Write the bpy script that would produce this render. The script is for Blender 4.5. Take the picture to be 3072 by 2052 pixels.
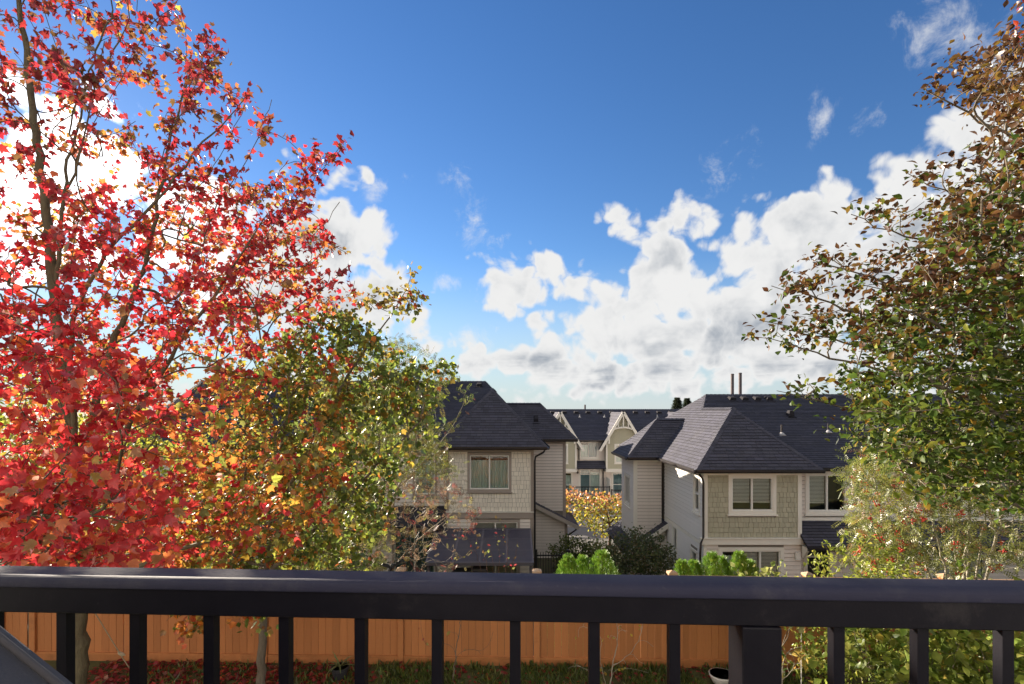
import bpy, math, random
import numpy as np
from mathutils import Vector, Matrix

for o in list(bpy.data.objects):
    bpy.data.objects.remove(o)
scene = bpy.context.scene
COL = scene.collection
R = math.radians
# ------------------------------------------------------------------ camera
# World origin is at eye height above the deck: x right, y into the view, z up.
cam_d = bpy.data.cameras.new("camera")
cam = bpy.data.objects.new("camera", cam_d)
COL.objects.link(cam)
cam.location = (0, 0, 0)
cam.rotation_euler = (R(90), 0, 0)
cam_d.sensor_width = 36.0
cam_d.lens = 18.0
cam_d.shift_y = 204.0 / 3072.0
cam_d.clip_start = 0.05
cam_d.clip_end = 6000
scene.camera = cam
# ------------------------------------------------------------------ exposure
scene.render.engine = 'CYCLES'
vs = scene.view_settings
vs.view_transform = 'Standard'
vs.look = 'None'
vs.gamma = 1.0
vs.use_curve_mapping = False
vs.exposure = 1.72
scene.cycles.use_denoising = True
scene.cycles.max_bounces = 7
scene.cycles.diffuse_bounces = 3
scene.cycles.glossy_bounces = 3
scene.cycles.transmission_bounces = 4
scene.cycles.transparent_max_bounces = 10
scene.cycles.sample_clamp_indirect = 6.0
scene.render.resolution_x = 1024
scene.render.resolution_y = 684
# ------------------------------------------------------------------ sun
SUN = Vector((-0.98, 1.0, 0.46)).normalized()
SUN_EL = math.asin(SUN.z)
SUN_AZ = math.atan2(SUN.x, SUN.y)
sun_d = bpy.data.lights.new("sun", 'SUN')
sun_d.energy = 5.0
sun_d.angle = R(0.55)
sun_d.color = (1.0, 0.87, 0.70)
sun = bpy.data.objects.new("sun", sun_d)
COL.objects.link(sun)
sun.rotation_euler = SUN.to_track_quat('Z', 'Y').to_euler()
sun.location = (-20, 20, 30)

# ------------------------------------------------------------------ world: sky with clouds
F0 = 1536.0
HZ = 1230.0


def at(x, y, Y):
    """A point of the place at distance Y, seen in this direction (3072 px wide frame)."""
    return Vector(((x - F0) / F0 * Y, Y, (HZ - y) / F0 * Y))


world = bpy.data.worlds.new("World")
scene.world = world
world.use_nodes = True
wt = world.node_tree
wt.nodes.clear()
WN, WL = wt.nodes, wt.links


def wmath(op, a, b=None, c=None, clamp=False):
    n = WN.new('ShaderNodeMath')
    n.operation = op
    n.use_clamp = clamp
    for i, v in enumerate((a, b, c)):
        if v is None:
            continue
        if isinstance(v, (int, float)):
            n.inputs[i].default_value = v
        else:
            WL.new(v, n.inputs[i])
    return n.outputs[0]


def wmap(v, a, b, c=0.0, d=1.0, smooth=True):
    n = WN.new('ShaderNodeMapRange')
    n.interpolation_type = 'SMOOTHSTEP' if smooth else 'LINEAR'
    n.clamp = True
    WL.new(v, n.inputs[0])
    for i, q in enumerate((a, b, c, d)):
        n.inputs[1 + i].default_value = q
    return n.outputs[0]


def wnoise(vec, scale, detail, rough=0.55, off=(0, 0, 0), stretch=(1, 1, 1), dist=0.0):
    m = WN.new('ShaderNodeMapping')
    m.inputs['Location'].default_value = off
    m.inputs['Scale'].default_value = stretch
    WL.new(vec, m.inputs['Vector'])
    n = WN.new('ShaderNodeTexNoise')
    n.inputs['Scale'].default_value = scale
    n.inputs['Detail'].default_value = detail
    n.inputs['Roughness'].default_value = rough
    n.inputs['Distortion'].default_value = dist
    WL.new(m.outputs[0], n.inputs['Vector'])
    return n.outputs['Fac']


def wmix(fac, a, b):
    n = WN.new('ShaderNodeMix')
    n.data_type = 'RGBA'
    if isinstance(fac, (int, float)):
        n.inputs[0].default_value = fac
    else:
        WL.new(fac, n.inputs[0])
    for i, v in ((6, a), (7, b)):
        if isinstance(v, tuple):
            n.inputs[i].default_value = v
        else:
            WL.new(v, n.inputs[i])
    return n.outputs[2]


tc = WN.new('ShaderNodeTexCoord')
DIR = tc.outputs['Generated']
sep = WN.new('ShaderNodeSeparateXYZ')
WL.new(DIR, sep.inputs[0])
AZ = wmath('ARCTAN2', sep.outputs[0], sep.outputs[1])
EL = wmath('ARCSINE', sep.outputs[2])
comb = WN.new('ShaderNodeCombineXYZ')
WL.new(AZ, comb.inputs[0])
WL.new(EL, comb.inputs[1])

sky = WN.new('ShaderNodeTexSky')
sky.sky_type = 'NISHITA'
sky.sun_disc = False
sky.sun_elevation = SUN_EL
sky.sun_rotation = SUN_AZ
sky.altitude = 50
sky.air_density = 1.0
sky.dust_density = 0.05
sky.ozone_density = 3.0
SKY_STRENGTH = 0.05
hsv = WN.new('ShaderNodeHueSaturation')
hsv.inputs['Hue'].default_value = 0.509
hsv.inputs['Saturation'].default_value = 1.2
hsv.inputs['Value'].default_value = 1.0
WL.new(sky.outputs[0], hsv.inputs['Color'])


def azel(x, y):
    u = (x - F0) / F0
    v = (HZ - y) / F0
    return math.atan(u), math.atan2(v, math.sqrt(1 + u * u))


# cumulus heaps: centre and radii of each lobe, as directions in the sky
HEAPS = [
    (2720, 560, 230, 170), (2560, 660, 220, 150), (2930, 430, 240, 210), (2860, 500, 200, 170), (3030, 340, 220, 210), (2660, 620, 200, 140), (3120, 420, 330, 330), (2960, 560, 340, 300), (2760, 700, 330, 270), (2560, 800, 330, 250), (2400, 720, 150, 120), (2900, 930, 560, 300),
    (2250, 940, 330, 210), (2330, 840, 190, 150), (1930, 1010, 340, 150), (1620, 1075, 320, 100), (1900, 1110, 620, 100), (2350, 1090, 440, 120),
    (2010, 790, 140, 180), (1895, 705, 85, 70), (2085, 715, 75, 85), (1990, 670, 90, 90), (2060, 880, 190, 120),
    (2240, 690, 42, 55), (3200, 240, 260, 240),
    (1560, 870, 130, 110), (1640, 800, 90, 65), (1495, 850, 60, 90), (1690, 870, 55, 85), (1640, 940, 130, 60),
    (960, 720, 200, 220), (1110, 890, 200, 125), (820, 860, 240, 200), (600, 680, 230, 190), (1225, 950, 75, 70),
    (230, 500, 260, 200), (310, 330, 90, 70), (-60, 660, 400, 300), (1040, 560, 60, 50),
    (1130, 1170, 900, 40), (2550, 1165, 800, 50),
]
F = None
for (x, y, rx, ry) in HEAPS:
    a, e = azel(x, y)
    a1, _ = azel(x + rx, y)
    _, e1 = azel(x, y - ry)
    ra, re = max(abs(a1 - a), .01), max(abs(e1 - e), .01)
    sb = WN.new('ShaderNodeVectorMath')
    sb.operation = 'SUBTRACT'
    WL.new(comb.outputs[0], sb.inputs[0])
    sb.inputs[1].default_value = (a, e, 0)
    ml = WN.new('ShaderNodeVectorMath')
    ml.operation = 'MULTIPLY'
    WL.new(sb.outputs[0], ml.inputs[0])
    ml.inputs[1].default_value = (1 / ra, 1 / re, 0)
    ln = WN.new('ShaderNodeVectorMath')
    ln.operation = 'LENGTH'
    WL.new(ml.outputs[0], ln.inputs[0])
    s = wmath('SUBTRACT', 1.0, ln.outputs['Value'])
    # scale so that the edge has a similar angular softness for every lobe
    s = wmath('MULTIPLY', s, min(ra, re) ** 0.7 * 2.6)
    F = s if F is None else wmath('SMOOTH_MAX', F, s, 0.06)
# the rest of the sky: broken cumulus of the same kind
front = WN.new('ShaderNodeVectorMath')
front.operation = 'DOT_PRODUCT'
WL.new(DIR, front.inputs[0])
front.inputs[1].default_value = Vector((0, 1, 0.30)).normalized()
away = wmap(front.outputs['Value'], 0.62, 0.40)
gen = wmath('MULTIPLY', wmath('SUBTRACT', wnoise(DIR, 2.4, 3, 0.5, (4.2, 1.1, 0)), 0.34), 6.0)
gen = wmath('SUBTRACT', wmath('MULTIPLY', gen, away), wmath('SUBTRACT', 1.0, away))
F = wmath('MAXIMUM', F, gen)
n_big = wnoise(DIR, 9.0, 8, 0.60, (1.3, 0, 7.7), dist=0.4)


def billow(scale, off, dist=0.10):
    # rounded cauliflower heads: low at the middle of each head, high in the creases
    nz = WN.new('ShaderNodeTexNoise')
    nz.inputs['Scale'].default_value = scale * 0.8
    nz.inputs['Detail'].default_value = 3
    WL.new(DIR, nz.inputs['Vector'])
    ad = WN.new('ShaderNodeVectorMath')
    ad.operation = 'MULTIPLY_ADD'
    WL.new(nz.outputs['Color'], ad.inputs[0])
    ad.inputs[1].default_value = (dist, dist, dist)
    WL.new(DIR, ad.inputs[2])
    sh = WN.new('ShaderNodeVectorMath')
    sh.operation = 'ADD'
    WL.new(ad.outputs[0], sh.inputs[0])
    sh.inputs[1].default_value = off
    v = WN.new('ShaderNodeTexVoronoi')
    v.feature = 'F1'
    v.inputs['Scale'].default_value = scale
    v.inputs['Detail'].default_value = 1.0
    v.inputs['Roughness'].default_value = 0.5
    v.inputs['Lacunarity'].default_value = 2.3
    WL.new(sh.outputs[0], v.inputs['Vector'])
    return v.outputs['Distance']


b_edge = billow(15.0, (0, 0, 0))
edge = wmath('ADD', F, wmath('MULTIPLY', wmath('SUBTRACT', n_big, 0.37), 0.80))
edge = wmath('SUBTRACT', edge, wmath('MULTIPLY', wmath('SUBTRACT', b_edge, 0.47), 0.50))
dens = wmap(edge, -0.04, 0.14)
# thin wisps
WISPS = [(1385, 540, 45, 60), (1420, 665, 60, 70), (1490, 715, 35, 30), (2175, 490, 105, 75), (1125, 555, 40, 40),
         (1340, 845, 45, 30), (2830, 70, 190, 110), (2620, 340, 100, 60), (1215, 530, 40, 30), (1430, 1015, 75, 45), (2480, 345, 60, 70)]
W = None
for (x, y, rx, ry) in WISPS:
    a, e = azel(x, y)
    a1, _ = azel(x + rx, y)
    _, e1 = azel(x, y - ry)
    sb = WN.new('ShaderNodeVectorMath')
    sb.operation = 'SUBTRACT'
    WL.new(comb.outputs[0], sb.inputs[0])
    sb.inputs[1].default_value = (a, e, 0)
    ml = WN.new('ShaderNodeVectorMath')
    ml.operation = 'MULTIPLY'
    WL.new(sb.outputs[0], ml.inputs[0])
    ml.inputs[1].default_value = (1 / abs(a1 - a), 1 / abs(e1 - e), 0)
    ln = WN.new('ShaderNodeVectorMath')
    ln.operation = 'LENGTH'
    WL.new(ml.outputs[0], ln.inputs[0])
    s = wmath('SUBTRACT', 1.0, ln.outputs['Value'])
    W = s if W is None else wmath('MAXIMUM', W, s)
n_w = wnoise(DIR, 16.0, 7, 0.68, (9.0, 2.0, 0.4), stretch=(1.0, 1.0, 0.9), dist=0.35)
wisp = wmath('ADD', wmath('MULTIPLY', W, 0.55), wmath('MULTIPLY', wmath('SUBTRACT', n_w, 0.5), 4.2))
wisp = wmath('MULTIPLY', wmap(wisp, 0.0, 1.5), 0.8)
wisp = wmath('MULTIPLY', wisp, wmap(W, -0.9, 0.1))
dens = wmath('MAXIMUM', dens, wisp)
# light and shade inside the clouds: billows lit from the sun's side, grey cores and bases
SUNDOT = WN.new('ShaderNodeVectorMath')
SUNDOT.operation = 'DOT_PRODUCT'
WL.new(DIR, SUNDOT.inputs[0])
SUNDOT.inputs[1].default_value = SUN
against = wmap(SUNDOT.outputs['Value'], 0.66, 0.90)
n_lit = wnoise(DIR, 9.0, 5, 0.55, (1.3 + 0.045, 0.0, 7.7 - 0.05), dist=0.4)
n_soft = wnoise(DIR, 9.0, 5, 0.55, (1.3, 0, 7.7), dist=0.4)
relief = wmath('SUBTRACT', n_soft, n_lit)
n_shade = wnoise(DIR, 4.2, 5, 0.55, (6.1, 0.3, 2.2), stretch=(1, 1, 2.2))
n_base = wnoise(DIR, 3.2, 5, 0.6, (2.1, 5.3, 1.2), stretch=(1, 1, 8.0))
core = wmap(edge, 0.15, 0.75)
base = wmap(EL, 0.16, 0.03)
shade = wmath('MULTIPLY', wmath('SUBTRACT', n_shade, 0.455), 1.9)
shade = wmath('ADD', shade, wmath('MULTIPLY', relief, 1.4))
shade = wmath('ADD', shade, wmath('MULTIPLY', wmath('SUBTRACT', b_edge, 0.45), 0.75))
shade = wmath('ADD', shade, wmath('MULTIPLY', wmath('MULTIPLY', core, against), 0.75))
shade = wmath('ADD', shade, wmath('MULTIPLY', base, wmath('MULTIPLY', wmath('SUBTRACT', n_base, 0.40), 4.5)))
shade = wmath('MULTIPLY', wmap(shade, -0.05, 0.95), wmap(edge, 0.08, 0.50))
CK = 0.272
c_white = (0.97 * CK, 0.97 * CK, 0.965 * CK, 1)
c_grey = (0.36 * CK, 0.41 * CK, 0.48 * CK, 1)
c_col = wmix(shade, c_white, c_grey)
glow = wmap(SUNDOT.outputs['Value'], 0.94, 1.0)
gl = wmath('ADD', 1.0, wmath('MULTIPLY', wmath('POWER', glow, 2.0), 2.5))
cmul = WN.new('ShaderNodeVectorMath')
cmul.operation = 'SCALE'
WL.new(c_col, cmul.inputs[0])
WL.new(gl, cmul.inputs['Scale'])
# pale air low over the horizon
skyS = WN.new('ShaderNodeVectorMath')
skyS.operation = 'SCALE'
WL.new(hsv.outputs[0], skyS.inputs[0])
skyS.inputs['Scale'].default_value = SKY_STRENGTH
low = wmap(EL, 0.30, 0.0)
pale = wmix(wmath('MULTIPLY', low, 0.85), skyS.outputs[0], (0.63 * CK, 0.75 * CK, 0.84 * CK, 1))
total = wmix(dens, pale, cmul.outputs[0])
bg = WN.new('ShaderNodeBackground')
bg.inputs['Strength'].default_value = 1.0
WL.new(total, bg.inputs['Color'])
wo = WN.new('ShaderNodeOutputWorld')
WL.new(bg.outputs[0], wo.inputs['Surface'])

rng = np.random.default_rng(7)
random.seed(11)

# ------------------------------------------------------------------ materials
def mat(name, col, rough=0.7, noise=None, spec=0.3, bump=0.0, bscale=40.0, metal=0.0, attr=None, vec=None):
    """Principled paint or surface; noise=(scale, amount, colour2) mottles it; vec stretches the grain."""
    m = bpy.data.materials.new(name)
    m.use_nodes = True
    nt = m.node_tree
    N, L = nt.nodes, nt.links
    b = N['Principled BSDF']
    b.inputs['Base Color'].default_value = (*col, 1)
    b.inputs['Roughness'].default_value = rough
    b.inputs['Specular IOR Level'].default_value = spec
    b.inputs['Metallic'].default_value = metal
    src = None
    tcn = N.new('ShaderNodeTexCoord')
    mp = N.new('ShaderNodeMapping')
    L.new(tcn.outputs['Object'], mp.inputs[0])
    if vec:
        mp.inputs['Scale'].default_value = vec
    if attr:
        a = N.new('ShaderNodeAttribute')
        a.attribute_name = attr
        src = a.outputs['Color']
    if noise:
        sc, amt, c2 = noise
        n = N.new('ShaderNodeTexNoise')
        n.inputs['Scale'].default_value = sc
        n.inputs['Detail'].default_value = 8
        n.inputs['Roughness'].default_value = 0.65
        L.new(mp.outputs[0], n.inputs['Vector'])
        mr = N.new('ShaderNodeMapRange')
        mr.inputs[1].default_value = 0.35
        mr.inputs[2].default_value = 0.7
        mr.inputs[4].default_value = amt
        L.new(n.outputs['Fac'], mr.inputs[0])
        mx = N.new('ShaderNodeMix')
        mx.data_type = 'RGBA'
        L.new(mr.outputs[0], mx.inputs[0])
        mx.inputs[6].default_value = (*col, 1)
        mx.inputs[7].default_value = (*c2, 1)
        if src is not None:
            mu = N.new('ShaderNodeMix')
            mu.data_type = 'RGBA'
            mu.blend_type = 'MULTIPLY'
            mu.inputs[0].default_value = 1.0
            L.new(mx.outputs[2], mu.inputs[6])
            L.new(src, mu.inputs[7])
            src = mu.outputs[2]
        else:
            src = mx.outputs[2]
    # each object of a kind takes its own slight tone
    if src is not None:
        L.new(src, b.inputs['Base Color'])
    if bump > 0:
        n2 = N.new('ShaderNodeTexNoise')
        n2.inputs['Scale'].default_value = bscale
        n2.inputs['Detail'].default_value = 6
        L.new(mp.outputs[0], n2.inputs['Vector'])
        bp = N.new('ShaderNodeBump')
        bp.inputs['Strength'].default_value = bump
        bp.inputs['Distance'].default_value = 0.02
        L.new(n2.outputs['Fac'], bp.inputs['Height'])
        L.new(bp.outputs[0], b.inputs['Normal'])
    return m


def mat_varied(name, col, amt=0.10, rough=0.75, **kw):
    """As mat(), with a slight tone of its own for each object (boards, shingles)."""
    m = mat(name, col, rough, **kw)
    N, L = m.node_tree.nodes, m.node_tree.links
    b = N['Principled BSDF']
    oi = N.new('ShaderNodeObjectInfo')
    mr = N.new('ShaderNodeMapRange')
    mr.inputs[3].default_value = 1 - amt
    mr.inputs[4].default_value = 1 + amt
    L.new(oi.outputs['Random'], mr.inputs[0])
    vm = N.new('ShaderNodeVectorMath')
    vm.operation = 'SCALE'
    lk = b.inputs['Base Color'].links
    if lk:
        L.new(lk[0].from_socket, vm.inputs[0])
    else:
        vm.inputs[0].default_value = col
    L.new(mr.outputs[0], vm.inputs['Scale'])
    L.new(vm.outputs[0], b.inputs['Base Color'])
    return m


def mat_leaf(name, trans=0.5, gloss=0.06, rough=0.35):
    m = bpy.data.materials.new(name)
    m.use_nodes = True
    nt = m.node_tree
    N, L = nt.nodes, nt.links
    N.clear()
    a = N.new('ShaderNodeAttribute')
    a.attribute_name = 'Col'
    d = N.new('ShaderNodeBsdfDiffuse')
    t = N.new('ShaderNodeBsdfTranslucent')
    g = N.new('ShaderNodeBsdfGlossy')
    g.inputs['Roughness'].default_value = rough
    g.inputs['Color'].default_value = (0.9, 0.9, 0.9, 1)
    L.new(a.outputs['Color'], d.inputs['Color'])
    gm = N.new('ShaderNodeGamma')
    gm.inputs[1].default_value = 0.82
    L.new(a.outputs['Color'], gm.inputs[0])
    L.new(gm.outputs[0], t.inputs['Color'])
    m1 = N.new('ShaderNodeMixShader')
    m1.inputs[0].default_value = trans
    L.new(d.outputs[0], m1.inputs[1])
    L.new(t.outputs[0], m1.inputs[2])
    lw = N.new('ShaderNodeLayerWeight')
    lw.inputs['Blend'].default_value = 0.25
    ma = N.new('ShaderNodeMath')
    ma.operation = 'MULTIPLY_ADD'
    ma.inputs[1].default_value = 0.12
    ma.inputs[2].default_value = gloss
    L.new(lw.outputs['Fresnel'], ma.inputs[0])
    m2 = N.new('ShaderNodeMixShader')
    L.new(ma.outputs[0], m2.inputs[0])
    L.new(m1.outputs[0], m2.inputs[1])
    L.new(g.outputs[0], m2.inputs[2])
    o = N.new('ShaderNodeOutputMaterial')
    L.new(m2.outputs[0], o.inputs['Surface'])
    return m


def mat_glass(name, tint=(0.92, 0.96, 0.95)):
    m = bpy.data.materials.new(name)
    m.use_nodes = True
    nt = m.node_tree
    N, L = nt.nodes, nt.links
    N.clear()
    t = N.new('ShaderNodeBsdfTransparent')
    t.inputs['Color'].default_value = (*tint, 1)
    g = N.new('ShaderNodeBsdfGlossy')
    g.inputs['Roughness'].default_value = 0.015
    nz = N.new('ShaderNodeTexNoise')
    nz.inputs['Scale'].default_value = 2.2
    bp = N.new('ShaderNodeBump')
    bp.inputs['Strength'].default_value = 0.12
    bp.inputs['Distance'].default_value = 0.01
    tcn = N.new('ShaderNodeTexCoord')
    L.new(tcn.outputs['Object'], nz.inputs['Vector'])
    L.new(nz.outputs['Fac'], bp.inputs['Height'])
    L.new(bp.outputs[0], g.inputs['Normal'])
    fr = N.new('ShaderNodeFresnel')
    fr.inputs['IOR'].default_value = 1.5
    ma = N.new('ShaderNodeMath')
    ma.operation = 'MULTIPLY_ADD'
    ma.inputs[1].default_value = 1.3
    ma.inputs[2].default_value = 0.05
    ma.use_clamp = True
    L.new(fr.outputs[0], ma.inputs[0])
    mx = N.new('ShaderNodeMixShader')
    L.new(ma.outputs[0], mx.inputs[0])
    L.new(t.outputs[0], mx.inputs[1])
    L.new(g.outputs[0], mx.inputs[2])
    o = N.new('ShaderNodeOutputMaterial')
    L.new(mx.outputs[0], o.inputs['Surface'])
    return m


M = {}
M['roof'] = mat('roof_shingle', (0.066, 0.065, 0.087), 0.85, noise=(3.0, 0.5, (0.054, 0.053, 0.068)), spec=0.25, bump=0.5, bscale=60, attr='Col')
M['roof_base'] = mat('roof_deck', (0.030, 0.029, 0.037), 0.9)
M['gutter'] = mat('gutter_bronze', (0.022, 0.018, 0.020), 0.38, spec=0.5)
M['soffit'] = mat('soffit', (0.42, 0.38, 0.34), 0.8)
M['cream_l'] = mat_varied('shake_cream', (0.80, 0.735, 0.635), 0.07, 0.75, noise=(6, 0.35, (0.71, 0.665, 0.59)), bump=0.25, bscale=30, vec=(1, 1, 0.15))
M['beige_lap'] = mat_varied('lap_beige', (0.75, 0.685, 0.63), 0.03, 0.7, noise=(2, 0.25, (0.69, 0.63, 0.58)))
M['white_lap'] = mat_varied('lap_pale', (0.72, 0.70, 0.68), 0.03, 0.65, noise=(2, 0.25, (0.66, 0.64, 0.62)))
M['olive'] = mat_varied('shake_olive', (0.44, 0.42, 0.315), 0.08, 0.75, noise=(6, 0.35, (0.38, 0.365, 0.27)), bump=0.25, bscale=30, vec=(1, 1, 0.15))
M['joint_shade'] = mat('wall_joint_shadow', (0.24, 0.215, 0.19), 0.9)  # dark core seen in the siding gaps, painted as their shadow lines
M['trim_taupe'] = mat('trim_taupe', (0.36, 0.305, 0.27), 0.65, noise=(5, 0.3, (0.31, 0.265, 0.235)))
M['trim_white'] = mat('trim_white', (0.80, 0.77, 0.70), 0.6, noise=(4, 0.25, (0.66, 0.62, 0.55)))
M['vinyl'] = mat('vinyl_white', (0.78, 0.77, 0.73), 0.45)
M['glass'] = mat_glass('window_glass')
M['room'] = mat('room_gloom', (0.035, 0.034, 0.038), 0.9)  # near-black colour stands in for the darkness of unlit rooms
M['curtain'] = mat('curtain_pale', (0.66, 0.78, 0.75), 0.9)
M['curtain_dark'] = mat('curtain_teal', (0.22, 0.36, 0.41), 0.9)
M['blind'] = mat('blind_slat', (0.80, 0.80, 0.76), 0.6)
M['pipe_dark'] = mat('pipe_dark', (0.05, 0.042, 0.042), 0.5)
M['flue'] = mat('flue_steel', (0.12, 0.10, 0.105), 0.55, metal=0.3, noise=(8, 0.5, (0.13, 0.10, 0.10)))
M['lead'] = mat('flashing_lead', (0.36, 0.35, 0.36), 0.6)
M['awn_panel'] = mat('cover_panel', (0.050, 0.048, 0.075), 0.32, spec=0.45, noise=(4, 0.5, (0.085, 0.08, 0.11)))
M['awn_frame'] = mat('cover_frame', (0.13, 0.12, 0.145), 0.5)
M['iron'] = mat('iron_black', (0.018, 0.018, 0.021), 0.5)
M['fence'] = mat_varied('fence_stain', (0.46, 0.185, 0.066), 0.13, 0.75, noise=(7, 0.55, (0.32, 0.125, 0.045)), bump=0.3, bscale=25, vec=(1, 1, 0.12))
M['fence_cap'] = mat('fence_cap', (0.42, 0.24, 0.12), 0.8, noise=(9, 0.8, (0.52, 0.44, 0.36)))
M['fence_top'] = mat('fence_top', (0.30, 0.20, 0.125), 0.85, noise=(6, 0.8, (0.24, 0.10, 0.04)), vec=(0.3, 1, 1))
M['rail'] = mat('rail_paint', (0.0028, 0.0026, 0.0065), 0.5, spec=0.22, noise=(14, 0.5, (0.010, 0.009, 0.014)), bump=0.03, bscale=220)
M['rail_cap'] = mat('rail_cap_sky_tint', (0.026, 0.027, 0.050), 0.68, spec=0.12, noise=(3.0, 0.7, (0.042, 0.042, 0.066)), bump=0.05, bscale=300, vec=(0.25, 1, 1))  # bluish base colour paints in the sky's reflection on the cap
def add_dust(m, col, scale, lo, hi, amt):
    """Dust, water spots and rubbed edges over a paint."""
    N, L = m.node_tree.nodes, m.node_tree.links
    b = N['Principled BSDF']
    tcn = N.new('ShaderNodeTexCoord')
    for k, (sc, l0, h0, am) in enumerate(((scale, lo, hi, amt), (scale * 9, lo + .06, hi + .05, amt * .8))):
        n = N.new('ShaderNodeTexNoise')
        n.inputs['Scale'].default_value = sc
        n.inputs['Detail'].default_value = 9
        n.inputs['Roughness'].default_value = 0.72
        L.new(tcn.outputs['Object'], n.inputs['Vector'])
        mr = N.new('ShaderNodeMapRange')
        mr.inputs[1].default_value = l0
        mr.inputs[2].default_value = h0
        mr.inputs[4].default_value = am
        L.new(n.outputs['Fac'], mr.inputs[0])
        mx = N.new('ShaderNodeMix')
        mx.data_type = 'RGBA'
        L.new(mr.outputs[0], mx.inputs[0])
        L.new(b.inputs['Base Color'].links[0].from_socket, mx.inputs[6])
        mx.inputs[7].default_value = (*col, 1)
        L.new(mx.outputs[2], b.inputs['Base Color'])


add_dust(M['rail'], (0.075, 0.068, 0.065), 7.0, 0.56, 0.80, 0.45)
add_dust(M['rail_cap'], (0.11, 0.105, 0.11), 6.0, 0.52, 0.80, 0.5)
add_dust(M['fence'], (0.16, 0.075, 0.035), 2.6, 0.52, 0.74, 0.55)
add_dust(M['roof'], (0.115, 0.11, 0.115), 0.8, 0.52, 0.75, 0.45)
add_dust(M['beige_lap'], (0.50, 0.455, 0.41), 1.2, 0.52, 0.78, 0.4)
M['cover'] = mat('cover_cloth', (0.062, 0.060, 0.068), 0.75, noise=(3, 0.5, (0.078, 0.075, 0.083)), bump=0.15, bscale=420)
M['piping'] = mat('cover_piping', (0.055, 0.053, 0.06), 0.8)
M['vent'] = mat('vent_matt', (0.030, 0.028, 0.033), 0.85, spec=0.12)
M['own_wall'] = mat('own_wall', (0.62, 0.62, 0.64), 0.8)
M['bark'] = mat('bark_grey', (0.17, 0.14, 0.105), 0.9, noise=(14, 0.8, (0.09, 0.075, 0.055)), bump=0.9, bscale=30, vec=(1, 1, 0.35))
M['bark_moss'] = mat('bark_mossy', (0.135, 0.115, 0.068), 0.9, noise=(9, 0.85, (0.065, 0.054, 0.036)), bump=1.0, bscale=22, vec=(1, 1, 0.5))
M['bark_red'] = mat('bark_reddish', (0.13, 0.075, 0.06), 0.85, noise=(12, 0.7, (0.075, 0.045, 0.038)), bump=0.6, bscale=30)
M['bark_pale'] = mat('bark_pale', (0.42, 0.38, 0.30), 0.85, noise=(10, 0.7, (0.27, 0.23, 0.18)), bump=0.5, bscale=30)
M['leaf'] = mat_leaf('leaf_blade', 0.52, 0.03, 0.42)
M['leaf_gloss'] = mat_leaf('leaf_blade_glossy', 0.42, 0.006, 0.45)
M['needle'] = mat_leaf('needle_spray', 0.30, 0.02, 0.5)
M['lawn'] = mat('lawn_soil', (0.07, 0.065, 0.03), 0.95, noise=(3.5, 0.9, (0.085, 0.10, 0.03)), bump=0.8, bscale=18)
M['soil'] = mat('garden_soil', (0.085, 0.070, 0.05), 0.95, noise=(1.5, 0.8, (0.06, 0.075, 0.03)), bump=0.6, bscale=8)
M['asphalt'] = mat('asphalt', (0.16, 0.155, 0.155), 0.9, noise=(0.6, 0.6, (0.20, 0.19, 0.18)), bump=0.4, bscale=40)
M['concrete'] = mat('concrete', (0.36, 0.33, 0.31), 0.85, noise=(0.9, 0.6, (0.30, 0.28, 0.265)))
M['pot_dark'] = mat('pot_dark', (0.03, 0.03, 0.035), 0.45)
M['pot_white'] = mat('pot_white', (0.72, 0.70, 0.66), 0.4)
M['rope'] = mat('rope_fibre', (0.42, 0.36, 0.25), 0.9)
M['feather'] = mat('feather_black', (0.012, 0.012, 0.016), 0.45, spec=0.5)
M['berry'] = mat('berry_red', (0.50, 0.045, 0.03), 0.35)
M['box_grey'] = mat('storage_grey', (0.10, 0.095, 0.105), 0.6)
M['deck'] = mat_varied('deck_board', (0.16, 0.14, 0.13), 0.08, 0.8, noise=(5, 0.6, (0.12, 0.105, 0.10)), vec=(0.2, 1, 1))
M['wood'] = mat('planter_wood', (0.28, 0.20, 0.13), 0.85, noise=(6, 0.6, (0.20, 0.15, 0.10)))
M['lamp'] = mat('lamp_metal', (0.10, 0.085, 0.07), 0.5)


# ------------------------------------------------------------------ mesh helpers
def tag(o, label=None, cat=None, group=None, kind=None):
    if label:
        o['label'] = label
    if cat:
        o['category'] = cat
    if group:
        o['group'] = group
    if kind:
        o['kind'] = kind
    return o


def root(name, loc, label, cat, group=None):
    e = bpy.data.objects.new(name, None)
    e.empty_display_size = 0.2
    COL.objects.link(e)
    e.location = loc
    return tag(e, label, cat, group)


def link(name, me, parent=None, loc=None):
    o = bpy.data.objects.new(name, me)
    COL.objects.link(o)
    if parent is not None:
        o.parent = parent
        if parent.type == 'EMPTY':
            o.matrix_parent_inverse = Matrix.Translation(-parent.location)
    if loc is not None:
        o.location = loc
    return o


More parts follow.
